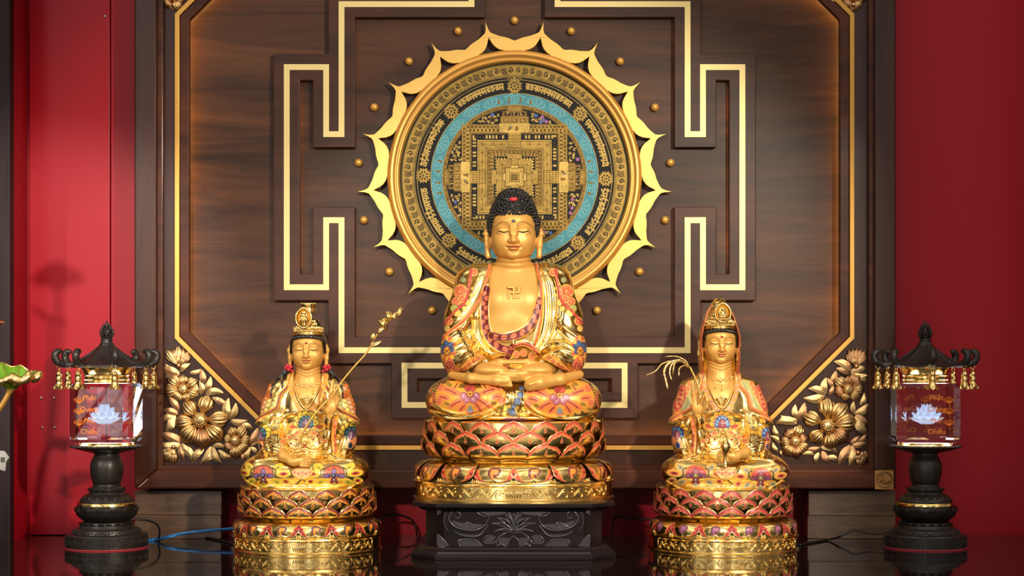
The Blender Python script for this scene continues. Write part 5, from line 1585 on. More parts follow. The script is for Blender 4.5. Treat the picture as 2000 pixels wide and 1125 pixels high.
            for a in np.linspace(PI*.9, 2.1*PI, 6): p.disc(PX(f[0] + 9*math.cos(a), f[1] - 1 + 11*math.sin(a)), 2.4, lin(70, 120, 130) if left else lin(120, 160, 200))
            p.oval(PX(f[0], f[1] + 2), 6, 10, core)
            for q in range(3): p.disc(PX(f[0], f[1] - 3 + 4*q), 1, lin(240, 230, 240))
            p.oval(PX(f[0] - s*2, f[1] + 18), 7, 9, c2); p.oval(PX(f[0] - s*2, f[1] + 20), 4, 6, ring); p.oval(PX(f[0] + s*6, f[1] + 12), 5, 8, lin(246, 150, 90), 0, .3)
        # mid chest blossom
        f = (0, 824)
        p.oval(PX(-26, 829), 15, 6.5, lin(246, 180, 70), 0, -.25); p.oval(PX(26, 829), 15, 6.5, lin(246, 180, 70), 0, .25); p.oval(PX(-24, 830), 8, 3.6, c1, 0, -.25); p.oval(PX(24, 830), 8, 3.6, c1, 0, .25)
        p.petalring(PX(f[0], f[1] - 1), 7, 18, 6.4, 5.4, pet, lin(90, 60, 20), PI - .1, inner=pin, arc=PI*1.2)
        for a in np.linspace(PI*.95, 2.05*PI, 8): p.disc(PX(10.5*math.cos(a), f[1] + 2 + 13*math.sin(a)), 5, ring)
        for a in np.linspace(PI*.98, 2.02*PI, 7): p.disc(PX(10.5*math.cos(a), f[1] + 2 + 13*math.sin(a)), 2.6, lin(78, 130, 140) if left else lin(130, 168, 206))
        p.poly(PP([(-8, 833), (-7, 822), (-3, 815), (3, 815), (7, 822), (8, 833)]), core)
        for q in range(3): p.disc(PX(0, 819 + 4.5*q), 1, lin(240, 230, 240))
        for s in (-1, 1):
            for q in range(4): p.oval(PX(s*(16 + 8*q), 842 + 5*q), 6, 3.4, c2, 0, .4*s*g); p.swirl(PX(s*(16 + 8*q), 842 + 5*q), 3, c1, 1.2, s)
        # border of the hanging sleeve
        st([(62, 812), (57, 840), (58, 866), (66, 884)], 8, orange)
        for q in range(7): p.oval(PX(60 - 1.5*math.sin(q*.5), 820 + 9*q), 2.6, 4, c1 if q % 2 else lin(240, 130, 90))
        # skirt and knee blossoms
        kc = ((-74, 921), (61, 921)) if left else ((-62 if g > 0 else 62, 926), (62 if g > 0 else -62, 921))
        for (kx, ky) in kc:
            c = (cx + kx, ky); sd = 1 if kx > 0 else -1
            base = lin(248, 202, 66) if left else lin(244, 176, 80)
            for dx, dy, a, ln in ((-40, -3, .1, 14), (40, -3, -.1, 14), (-26, 14, -.5, 12), (26, 14, .5, 12), (-28, -14, .6, 12), (28, -14, -.6, 12), (0, 18, 0, 10), (-44, 12, -.3, 9), (44, 12, .3, 9)):
                q = (c[0] + dx, c[1] + dy); p.oval(q, ln, 7, base, 0, a); p.oval(q, ln*.55, 3.6, c1 if abs(dx) > 35 else (lin(206, 190, 60) if left else lin(150, 165, 160)), 0, a)
                p.oval(q, ln*.3, 1.8, C_MAROON if abs(dx) > 35 else lin(150, 130, 50), 0, a)
            p.oval((c[0], c[1] - 6), 21, 14, lin(120, 74, 40) if left else lin(190, 120, 40)); p.oval((c[0], c[1] - 4), 18, 12.5, lin(220, 130, 60) if left else lin(176, 60, 60))
            for q in range(9):
                a = PI + PI*q/8; p.oval((c[0] + 14*math.cos(a), c[1] - 2 + 12*math.sin(a)), 4, 2.4, c1 if q % 2 else lin(196, 70, 60), 0, a)
            for s2 in (-1, 1):
                p.oval((c[0] + s2*12, c[1] + 1), 9.5, 4.6, C_DARK, 0, .15*s2); p.oval((c[0] + s2*12, c[1] + 1), 8.2, 3.5, lin(140, 100, 150) if left else lin(150, 80, 100), 0, .15*s2); p.oval((c[0] + s2*9, c[1] + 1), 3, 1.6, C_NAVY)
                p.disc((c[0] + s2*5, c[1] + 14), 3.4, C_DKRED)
            p.oval((c[0], c[1] - 6), 5.6, 7, C_DARK); p.oval((c[0], c[1] - 6), 4.4, 5.8, lin(140, 100, 150) if left else lin(170, 90, 110))
            p.oval((c[0], c[1] + 9), 6, 5, lin(110, 50, 60)); p.disc((c[0], c[1] + 1), 4.2, lin(40, 50, 70) if left else lin(150, 130, 50)); p.disc((c[0] - .8, c[1] + .2), 1.3, lin(220, 220, 230)); p.disc((c[0], c[1] + 9), 1.6, lin(240, 220, 230))
            for s2 in (-1, 1): p.stroke([(c[0] + s2*18, c[1] - 14), (c[0] + s2*24, c[1] - 9), (c[0] + s2*23, c[1] - 1)], 2.4, C_DARK)
        p.oval(PX(0, 916), 20, 9, lin(240, 176, 110)); 
        for q in range(5): p.oval(PX(-14 + 7*q, 915 + 2*(q % 2)), 3, 2, c1)
        for q in range(9): p.oval((cx - 88 + 22*q, 962), 9, 3, c2 if q % 2 else c1)
        st([(-14, 962), (0, 965), (14, 962)], 3, lin(150, 170, 190))
        return p.c
    robe_o = vol_object('robe', V, U, M['robe'], ROOT, robe)
    # ---- skin
    B = Vol((-70, -112, 150), (70, 62, ez + 46), .72)
    hc = (hx, 0, ez)
    sculpt_head(B, hc, k, -2)
    B.chain([(hx, 8, 318, 30), (hx, 4, 330, 25), (hx, 3, ez - 20, 24)], 5)
    B.add(ell((hx, 6, 280), (54, 40, 62)), 8)
    for q in range(3): B.fold([(hx - 26, ez - 37 - 6*q + 5), (hx, ez - 41 - 6*q), (hx + 26, ez - 37 - 6*q + 5)], 1.4, -1.3)
    # raised hand: palm, four fingers, thumb
    B.chain([(X(54), -54, 240, 9), (X(51), -66, 258, 8.2)], 3)
    B.add(ell((X(52), -71, 277), (11, 6.5, 15)), 5)
    B.chain([(X(45), -73, 286, 4.6), (X(40), -80, 297, 4.0), (X(37), -83, 303, 3.4)], 2)                 # index bends to the thumb
    B.chain([(X(51), -72, 290, 4.7), (X(52), -74, 306, 4.2), (X(54), -73, 318, 3.6), (X(55), -72, 327, 3.0)], 2)
    B.chain([(X(57), -71, 288, 4.5), (X(60), -73, 303, 4.0), (X(63), -76, 312, 3.5), (X(64), -79, 318, 2.9)], 2)
    B.chain([(X(62), -69, 283, 4.1), (X(67), -71, 295, 3.6), (X(70), -75, 302, 3.0), (X(71), -79, 306, 2.6)], 2)
    B.chain([(X(44), -72, 268, 5.0), (X(35), -80, 278, 4.3), (X(34), -84, 290, 3.7), (X(36), -85, 298, 3.0)], 2.5)      # thumb
    # hand in the lap
    hz = 0 if left else 10
    B.chain([(X(-54), -60, 200, 11), (X(-38), -80, 184 + hz*.6, 10), (X(-24), -92, 177 + hz, 8.5)], 5)
    B.add(ell((X(-12), -96, 175 + hz), (15, 9, 9), ry=g*.3), 5)
    for q in range(4):
        B.chain([(X(-2), -98 - (1 if q else 0), 181 + hz - 4.6*q, 3.6), (X(8), -101 + q*.6, 181 + hz - 4.8*q, 3.3), (X(15 - 1.4*abs(q - 1)), -99 + q, 180 + hz - 4.8*q, 2.8)], 1.6)
    B.chain([(X(-14), -100, 182 + hz, 4.0), (X(-5), -104, 188 + hz, 3.4), (X(2), -104, 190 + hz, 2.8)], 2)
    def skin(v):
        p = Paint(v[:, 0] + cx, BZ_ - v[:, 2], SKIN, SKIN_METAL, v[:, 1] < -8)
        paint_face(p, cx + hx, eye, k)
        p.disc((cx + hx, eye - 17*k), 2.4, lin(150, 26, 34))
        return p.c
    body = vol_object('body', B, U, M['skin'], ROOT, skin)
    # ---- inner garment knotted in the neckline
    m = MB()
    kx, kz = hx + g*1, BZ_ - 777
    fy = lambda dx, py: min(V.front(*Q(dx, py)), B.front(*Q(dx, py)))
    for q in range(4):
        w = 11 - 2.2*q
        m.tube([((kx + t*w)*U, (fy(0, 777) - 1.5 - 2*(1 - abs(t)))*U, (kz - 3.6*q + 4 - abs(t)*5)*U) for t in (-1, -.6, -.2, .2, .6, 1)], [2.4*U*(1 - .25*q/3)]*6, 8)
    m.build('knotted_undergarment', M['gold'], robe_o, local=True)
    # ---- necklace of beads with pendants
    m = MB()
    def bead(dx, py, r, lift=.3, on=None): m.sphere((X(dx)*U, ((on or fy)(dx, py) - lift)*U, (BZ_ - py)*U), r*U, 8, 6)
    ny = 746 if left else 735
    for q in np.linspace(-1, 1, 31): bead(q*24, ny + 7*(1 - q*q) + 1.4*math.sin(q*14), 1.9)
    for dx, ln in ((-13, 12), (0, 16), (13, 12)):
        for q in range(int(ln/2.4)): bead(dx, ny + 8 + 2.4*q, 1.1)
        bead(dx, ny + 9 + ln, 2.2)
    for q in range(8): bead(5*math.cos(q*.785)*(1.4), ny + 5 + 3*math.sin(q*.785), 1.4, .8)
    m.build('necklace', M['gold'], body, local=True)
    # ---- strings of jewels over the belt
    m = MB(); vy = lambda dx, py: V.front(*Q(dx, py))
    def string(pts, r=1.6, gap=3.0):
        c = cat2(pts, 24); last = None
        for q in c:
            if last is None or math.hypot(q[0]-last[0], q[1]-last[1]) >= gap: bead(q[0], q[1], r, .6, vy); last = q
    for s in (-1, 1):
        string([(s*3, 838), (s*16, 848), (s*30, 848), (s*44, 836)]); string([(s*4, 842), (s*18, 858), (s*34, 858), (s*46, 848)]); string([(s*4, 850), (s*14, 870), (s*30, 874), (s*44, 862)])
        string([(s*2, 858), (s*8, 876), (s*14, 892), (s*34, 894), (s*62, 888), (s*86, 896)]); string([(s*10, 838), (s*14, 832), (s*20, 838)], 1.5, 2.2)
        for q in range(7): bead(s*(26 + 8*q), 884 + 2*math.sin(q), 2.0, .8, vy)
    string([(0, 838), (0, 892)], 1.8, 3.2)
    for a in np.linspace(0, 2*PI, 12)[:-1]: bead(6*math.cos(a), 842 + 5*math.sin(a), 1.6, 1.6, vy); bead(5*math.cos(a), 862 + 5*math.sin(a), 1.5, 1.4, vy)
    bead(0, 842, 4.5, 1, vy); bead(0, 862, 4.2, 1, vy); bead(0, 876, 3.4, 1, vy)
    for s in (-1, 1):
        for j in range(3):
            c0 = (s*(24 + 9*j), 846 + 9*j)
            m.tube([(X(c0[0] + 4.5*(1 - .8*t)*math.cos(7*t*s))*U, (vy(*c0) - 1.2)*U, (BZ_ - c0[1] - 4.5*(1 - .8*t)*math.sin(7*t))*U) for t in [i/12 for i in range(13)]], 1.2*U, 6)
    m.build('jewel_strings', M['gold'], robe_o, local=True)
    m = MB()
    for dx, py in ((0, 842), (-17, 854), (17, 853), (0, 866), (-28, 862), (28, 860), (-40, 848), (24, 846)): m.sphere((X(dx)*U, (vy(dx, py) - 2.2)*U, (BZ_ - py)*U), (2.5*U if dx == 0 else 1.9*U), 10, 8)
    m.build('red_gems', M['red'], robe_o, local=True)
    # ---- hair and headdress
    Hv = Vol((hx - 48, -50, ez - 62), (hx + 48, 62, ez + 66), 1.0)
    T = lambda p: (hx + p[0]*k, p[1]*k, ez + p[2]*k)
    Hv.add(ell(T((0, 8, 14)), [51*k, 56*k, 47*k]), 4)
    if left:
        Hv.add(ell(T((8*g, 14, 66)), [26*k, 24*k, 22*k]), 5)
    for s in (-1, 1):
        Hv.chain([T((s*47, 14, 10)) + (7*k,), T((s*49, 18, -25)) + (6*k,), T((s*50, 16, -60)) + (6*k,)], 5)
        Hv.chain([T((s*44, -8, 22)) + (5*k,), T((s*46.5, -6, -8)) + (4.2*k,)], 4)
    fz = lambda pts: [(hx + x*k, ez + z*k) for x, z in pts]
    Hv.cut_poly(fz([(-43, -95), (-44, -4), (-41, 22), (-30, 31), (0, 33), (30, 31), (41, 22), (44, -4), (43, -95)]), -200, 6, 1.5)
    for j in range(9):
        x = -40 + 10*j
        Hv.fold(fz([(x*.9, 30), (x*.8, 44), (x*.5, 60)]), 1.3, -.9, ymax=40)
    hair = vol_object('hair', Hv, U, M['hair'], ROOT)
    m = MB()                                     # rolled fringe of small curls
    for j in range(15):
        a = -1.15 + 2.3*j/14
        m.sphere((hx*U + 44*k*math.sin(a)*U, -(50*math.cos(a) - 4)*k*U, (ez + 35*k - 3*k*(abs(a))**2*2)*U), (4.6*k*U, 3.6*k*U, 5.2*k*U), 10, 8)
    m.build('fringe', M['hair'], hair, local=True)
    if left:                                     # long locks over the shoulders, tied with red ribbon
        for s in (-1, 1):
            for pts in ([(35, 714), (46, 728), (60, 742), (68, 758), (70, 776)], [(34, 716), (42, 730), (48, 744), (47, 756)], [(36, 712), (52, 730), (64, 744)]):
                c = cat2(pts, 6); n = len(c); m = MB()
                m.tube([(X(s*x)*U, (min(V.front(*Q(s*x, y)), 12) - 1.6)*U, (BZ_ - y)*U) for x, y in c], [3.4*U*(1 - .6*i/(n-1)) for i in range(n)], 8)
                m.build('lock', M['hair'], hair, local=True)
            m = MB()
            for dx, dz, r in ((34, 2, 5.4), (40, 4, 4.8), (37, -3, 4.6), (43, 0, 3.6), (30, -6, 3.6)):
                m.sphere(((hx + s*dx)*U, (-8 - r*.3)*U, (ez - 36 + dz)*U), (r*U, r*.8*U, r*.8*U), 12, 8)
            m.build('red_ribbon', M['ribbon'], hair, local=True)
    # crown
    m = MB()
    cr = lambda a, r, z: ((hx + r*math.sin(a))*U, (-r*1.08*math.cos(a) + 4)*U, (ez + z)*U)
    z0 = 29.5; cs = .86
    for z, r, rad in ((z0, 34*cs, 2.2), (z0 + 3.4, 33.6*cs, 1.8), (z0 + 8, 31*cs, 1.8)):
        m.tube([cr(-1.35 + 2.7*i/30, r, z + 1.2*math.cos(i*.21*10)*.3) for i in range(31)], rad*U, 8)
    rr = random.Random(11)
    for j in range(26):
        a = -1.3 + 2.6*j/25
        m.sphere(cr(a, 35*cs, z0 + 5.5 + 1.2*(j % 2)), 1.9*U, 8, 6)
        m.tube([(cr(a, 33.0*cs, z0 + 8 + 5*t)[0] + 2.6*U*(1 - .7*t)*math.cos(6*t + j), cr(a, 33.0*cs, 0)[1] - .5*U, cr(a, 0, z0 + 10 + 4*t)[2] + 2.6*U*(1 - .7*t)*math.sin(6*t + j)) for t in [i/9 for i in range(10)]], 1.0*U, 6)
    tiers = 3 if left else 5
    for t_ in range(tiers):                       # filigree climbing towards the plaque
        n = 11 - 2*t_ if left else 13 - 2*t_
        for j in range(n):
            a = (-1 + 2*j/(n-1))*(.95 - .13*t_)
            r = (30 - 3.2*t_)*cs; z = z0 + 13 + 6.2*t_
            m.tube([(cr(a, r, z)[0] + 3.0*U*(1 - .75*q)*math.cos(7*q + j*1.7), cr(a, r, z)[1] - 1*U, cr(a, r, z)[2] + 3.0*U*(1 - .75*q)*math.sin(7*q + j*1.7)) for q in [i/10 for i in range(11)]], 1.15*U, 6)
            m.sphere(cr(a, r, z), 2.4*U, 8, 6)
    pz = (BZ_ - 621) if left else (BZ_ - 611); pxx = (hx - 5*g*1.0 if left else hx + 2); py_ = -35 if left else -33
    prx, prz = (15, 18) if left else (15.5, 17)
    pts = []
    for i in range(40):
        a = 2*PI*i/40; sharp = 1 + .12*max(0, math.sin(a))**6
        pts.append(((pxx + prx*math.cos(a))*U, py_*U, (pz + prz*sharp*math.sin(a))*U))
    m.tube(pts, 2.0*U, 8, closed=True)
    m.prism([(p_[0], p_[2]) for p_ in pts], (py_ + 1)*U, (py_ + 5)*U)
    if left:   # vase emblem in the plaque, gold bun ring behind
        prof = [(0, -15), (7, -15), (8, -13), (5, -10), (9, -5), (10, 1), (7, 5), (4, 7), (5, 10), (7, 11), (0, 12)]
        m.lathe([(max(r*.9, .01)*U, z*.95*U) for r, z in prof], 20, c=(pxx*U, (py_ - 1)*U, pz*U), ey=.6)
        for q in (-1, 0, 1): m.tube([((pxx + q*5)*U, (py_ - 6)*U, (pz - 12)*U), ((pxx + q*6.4)*U, (py_ - 7)*U, (pz - 3)*U), ((pxx + q*3)*U, (py_ - 5)*U, (pz + 5)*U)], 1.2*U, 6)
        bz = BZ_ - 611; bx = hx
        m.lathe([(13*U, 0), (14.5*U, 3*U), (13.5*U, 6*U), (13*U, 14*U), (14.5*U, 17*U), (14*U, 20*U), (11*U, 21*U), (9*U, 18*U)], 28, c=((hx + 1)*U, -8*U, bz*U))
        for q in range(18): m.sphere(((hx + 1 + 14.2*math.cos(q*.349))*U, (-8 + 14.2*math.sin(q*.349))*U, (bz + 19)*U), 1.6*U, 8, 6)
    else:      # tiny seated figure in the plaque
        m.sphere((pxx*U, (py_ - 2)*U, (pz + 7)*U), 3.6*U, 10, 8); m.sphere((pxx*U, (py_ - 2)*U, (pz + 11)*U), 1.8*U, 8, 6)
        m.sphere((pxx*U, (py_ - 1)*U, (pz - 1)*U), (5.5*U, 4*U, 6*U), 12, 8); m.sphere((pxx*U, (py_ - 2)*U, (pz - 7)*U), (10*U, 5*U, 3.6*U), 14, 8)
        for q in range(7): m.sphere(((pxx - 9 + 3*q)*U, (py_ - 2)*U, (pz - 12)*U), (2.2*U, 3*U, 2.4*U), 8, 6)
        for s in (-1, 1): m.tube([((pxx + s*5)*U, (py_ - 3)*U, (pz + 3)*U), ((pxx + s*7)*U, (py_ - 4)*U, (pz - 2)*U), ((pxx + s*1)*U, (py_ - 5.5)*U, (pz - 4)*U)], 1.4*U, 6)
    m.build('crown', M['gold'], hair, local=True)
    if not left:                                  # veil over the head
        W = Vol((-60, -56, ez - 74), (60, 72, ez + 96), 1.1)
        W.chain([(hx, 12, ez + 72, 17), (hx, 10, ez + 40, 31), (hx, 10, ez + 12, 40.5), (hx, 12, ez - 25, 40.5), (hx, 14, ez - 52, 41)], 8)
        W.cut_poly([(hx - 35, ez - 90), (hx - 37.5, ez - 30), (hx - 37.5, ez + 12), (hx - 31, ez + 38), (hx - 18, ez + 66), (hx, ez + 76), (hx + 18, ez + 66), (hx + 31, ez + 38), (hx + 37.5, ez + 12), (hx + 37.5, ez - 30), (hx + 35, ez - 90)], -200, 6, 2.5)
        W.add((lambda X_, Y_, Z_: np.sqrt(((X_ - hx)/1.0)**2 + ((Y_ - 8)/1.1)**2) - 32.5 + 0*Z_, np.array([hx - 40, -40, ez - 80]), np.array([hx + 40, 46, ez + 20])), 1.5, sub=True)
        for s in (-1, 1):
            W.fold([(hx + s*34, ez - 60), (hx + s*36.5, ez - 20), (hx + s*36.5, ez + 14), (hx + s*30, ez + 44), (hx + s*19, ez + 72), (hx, ez + 82)], 2.0, 2.2, ymax=20)
            W.fold([(hx + s*40, ez + 20), (hx + s*30, ez + 56), (hx + s*14, ez + 84)], 2.4, -1.8, ymax=40)
        def veil(v):
            p = Paint(v[:, 0] + cx, BZ_ - v[:, 2], GC, 1., v[:, 1] < 24)
            for s in (-1, 1):
                E = [(cx + hx + s*35, eye + 62), (cx + hx + s*37, eye + 20), (cx + hx + s*37, eye - 14), (cx + hx + s*31, eye - 44)]
                p.stroke(E, 5, lin(236, 140, 80)); p.stroke(E, 2, lin(200, 90, 60))
                for j in range(4): p.disc((cx + hx + s*(27 - 3*j), eye - 50 - 8*j), 3.6, lin(232, 130, 80))
            return p.c
        vol_object('veil', W, U, M['robe'], ROOT, veil)
    return ROOT
attendant('attendant_statue', 'golden seated statue in tall crown and black locks, left of the big buddha', 600, 2, 1, 681, 'brown', True)
attendant('attendant_statue', 'golden seated statue with veil over its crown, right of the big buddha', 1412, -6, -1, 669, 'rose', False)

def w3(px_, py_, y): return P(px_, py_, y + AY)
def lotus_spray():
    pts = [(584, 868, -.106), (594, 840, -.108), (612, 812, -.104), (634, 787, -.098), (650, 771, -.088), (664, 750, -.080), (690, 718, -.075), (715, 690, -.072), (730, 664, -.070), (742, 645, -.068), (757, 628, -.067), (770, 620, -.066), (780, 612, -.065)]
    t = thing('flower_stem', 'long golden stem with buds in the raised hand of the crowned left statue', 'flower stem', w3(*pts[0]))
    c = catmull([w3(*p) for p in pts], 6); n = len(c)
    m = MB(); m.tube(c, [.0021*(1 - .35*i/n) for i in range(n)], 8); m.build('stem', M['beadgold'], t)
    def bulb(name, base, tip, r, n_):
        a, b = w3(*base, -.068), w3(*tip, -.066); d = b - a; L = d.length; d.normalize()
        q = d.to_track_quat('Z', 'Y').to_matrix().to_4x4()
        m = MB()
        for k in range(n_):
            rot = Matrix.Translation(a) @ q @ Matrix.Rotation(2*PI*k/n_, 4, 'Z')
            def fn(u, v):
                w = (u - .5)*2*r*.8*math.sin(PI*min(1, v*.85 + .1)); out = r*math.sin(PI*min(1, v*.8 + .08))**.8 + (r*.5 if k % 2 else .1*r)*v*v
                return rot @ Vector((w, -out + abs(u - .5)*r*.6, v*L*(1 if k % 2 else .9)))
            m.grid(fn, 7, 9)
        m.sphere(a + d*L*.35, r*.75, 10, 8)
        o = m.build(name, M['gold'], t); s_ = o.modifiers.new('thick', 'SOLIDIFY'); s_.thickness = .0006
    bulb('blossom', (752, 645), (745, 622), .0075, 7); bulb('blossom', (757, 628), (760, 608), .0058, 6); bulb('bud', (772, 619), (786, 602), .0048, 5); bulb('bud', (764, 624), (774, 612), .004, 5)
    for a, b, bend in (((727, 668), (731, 650), .3), ((722, 676), (745, 666), -.3), ((736, 652), (750, 640), .2)):
        p, q = w3(*a, -.071), w3(*b, -.073); d = q - p
        nrm = Vector((-d.z, 0, d.x)).normalized()
        m = MB(); m.grid(lambda u, v: p + d*v + nrm*((u - .5)*.007*math.sin(PI*min(1, v*.9 + .06)) + bend*.004*math.sin(PI*v)) + Vector((0, -.002*math.sin(PI*v) - .002*abs(u - .5), 0)), 5, 9)
        o = m.build('leaf', M['gold'], t); s_ = o.modifiers.new('thick', 'SOLIDIFY'); s_.thickness = .0008
lotus_spray()
def willow():
    t = thing('willow_branch', 'golden willow branch of drooping twigs in the raised hand of the veiled right statue', 'branch', w3(1364, 778, -.080))
    m = MB(); c = catmull([w3(1364, 790, -.080), w3(1366, 768, -.084), w3(1362, 748, -.082), w3(1354, 730, -.078), w3(1347, 716, -.076)], 6)
    m.tube(c, .0017, 8); m.build('stem', M['beadgold'], t)
    for pts, y1, r in (([(1347, 718), (1338, 704), (1320, 696), (1297, 697)], -.060, .0014), ([(1347, 717), (1333, 705), (1315, 704), (1293, 711), (1280, 725), (1261, 733)], -.085, .0014),
                   ([(1347, 717), (1328, 704), (1307, 709), (1297, 725), (1300, 741), (1304, 760)], -.100, .0026), ([(1340, 711), (1328, 705), (1312, 712), (1308, 728), (1312, 742)], -.092, .0018),
                   ([(1338, 709), (1325, 705), (1317, 712), (1314, 732)], -.080, .0016), ([(1349, 720), (1337, 714), (1327, 720), (1326, 734)], -.090, .0014)):
        n = len(pts); c = catmull([w3(x, y, -.076 + (y1 + .076)*i/(n-1)) for i, (x, y) in enumerate(pts)], 7); k = len(c)
        m = MB(); m.tube(c, [r*(.75 + .35*math.sin(PI*i/k) + .12*math.sin(i*1.9)) if i < k - 2 else r*.4 for i in range(k)], 7); m.build('twig', M['gold'], t)
willow()
def flask():
    b = w3(1417, 912, -.108)
    t = thing('small_flask', 'small golden flask held upside down in the lap of the veiled right statue', 'flask', b)
    m = MB(); prof = [(.0035, 0), (.004, .001), (.0026, .003), (.0022, .018), (.003, .024), (.0075, .031), (.0095, .038), (.0085, .044), (.005, .047), (.0055, .049), (.0001, .050)]
    m.lathe(prof, 24); o = m.build('flask_body', M['gold'], t, local=True)
    m = MB(); m.lathe([(.0047, -.0005), (.0052, .0008), (.0047, .002)], 20, cap=False); m.build('lip', M['gold'], t, local=True)
flask()
# ---------------------------------------------------------------- crystal lanterns
def text_polys(body, size=1.0, shear=.15):
    cu = bpy.data.curves.new('lettering', 'FONT'); cu.body = body; cu.size = size; cu.align_x = 'CENTER'; cu.align_y = 'CENTER'; cu.shear = shear; cu.resolution_u = 3; cu.offset = 0
    o = bpy.data.objects.new('lettering', cu); COL.objects.link(o)
    dg = bpy.context.evaluated_depsgraph_get(); me = o.evaluated_get(dg).to_mesh()
    vs = [tuple(v.co) for v in me.vertices]; bad = {i for i, v in enumerate(vs) if max(abs(c) for c in v) > 4*size}
    fs = [tuple(p.vertices) for p in me.polygons if not bad & set(p.vertices)]
    vs = [(0, 0, 0) if i in bad else v for i, v in enumerate(vs)]
    o.evaluated_get(dg).to_mesh_clear(); bpy.data.objects.remove(o); bpy.data.curves.remove(cu)
    return vs, fs
def bell_data():
    U = .001; m = MB()
    prof = [(.2, 33), (2.5, 32.5), (4.2, 31), (5.4, 28), (6.2, 27.4), (6.2, 26.2), (5.6, 25.6), (6.0, 18), (6.8, 17.2), (6.8, 15.8), (6.2, 15), (6.8, 9), (8.4, 4), (11.0, .8), (11.6, 0)]
    seg = 36; vs = []; n = len(prof)
    for i in range(seg):
        a = 2*PI*i/seg
        for j, (r, z) in enumerate(prof):
            f = max(0, (j - 10)/4)
            vs.append((r*U*(1 + .07*f*math.cos(6*a))*math.cos(a), r*U*(1 + .07*f*math.cos(6*a))*math.sin(a), (z - 33 + f*f*2.4*math.cos(6*a))*U))
    fs = [(i*n + j, ((i+1) % seg)*n + j, ((i+1) % seg)*n + j + 1, i*n + j + 1) for i in range(seg) for j in range(n - 1)]
    m._add(vs, fs)
    inner = [(v[0]*.86, v[1]*.86, v[2] - .0006) for v in vs]
    m._add(inner, [tuple(reversed(f)) for f in fs])
    m.sphere((0, 0, -.031), .0022, 8, 6)
    b = data_of(m, 'bell', M['gold'])
    m = MB()
    m.tube([(3.2*U*math.cos(a), 0, (2.6 + 3.2*math.sin(a))*U) for a in [2*PI*i/16 for i in range(16)]], .7*U, 6, closed=True)
    m.tube([(0, 4.2*U*math.cos(a), (9.0 + 4.6*math.sin(a))*U) for a in [2*PI*i/18 for i in range(18)]], .65*U, 6, closed=True)
    return b, data_of(m, 'bell_ring', M['gold'])
BELL, RING = bell_data()
def lotus_ring(m, n, r0, z0, r1, z1, w, bulge=2., down=False, off=0.):
    """row of small cast petals round the axis"""
    U = .001
    for k in range(n):
        a = 2*PI*(k + off)/n
        def fn(u, v):
            t = (u - .5)*2; ww = w*math.sin(PI*min(1, v*.7 + .22))**.7
            if v > .85: ww *= max(.15, 1 - ((v - .85)/.15)**2)
            r = r0 + (r1 - r0)*v + bulge*math.sin(PI*v)*(1 - .6*t*t); z = z0 + (z1 - z0)*v
            x = t*ww
            return ((r*math.cos(a) - x*math.sin(a))*U, (r*math.sin(a) + x*math.cos(a))*U, z*U)
        m.grid(fn, 7, 8)
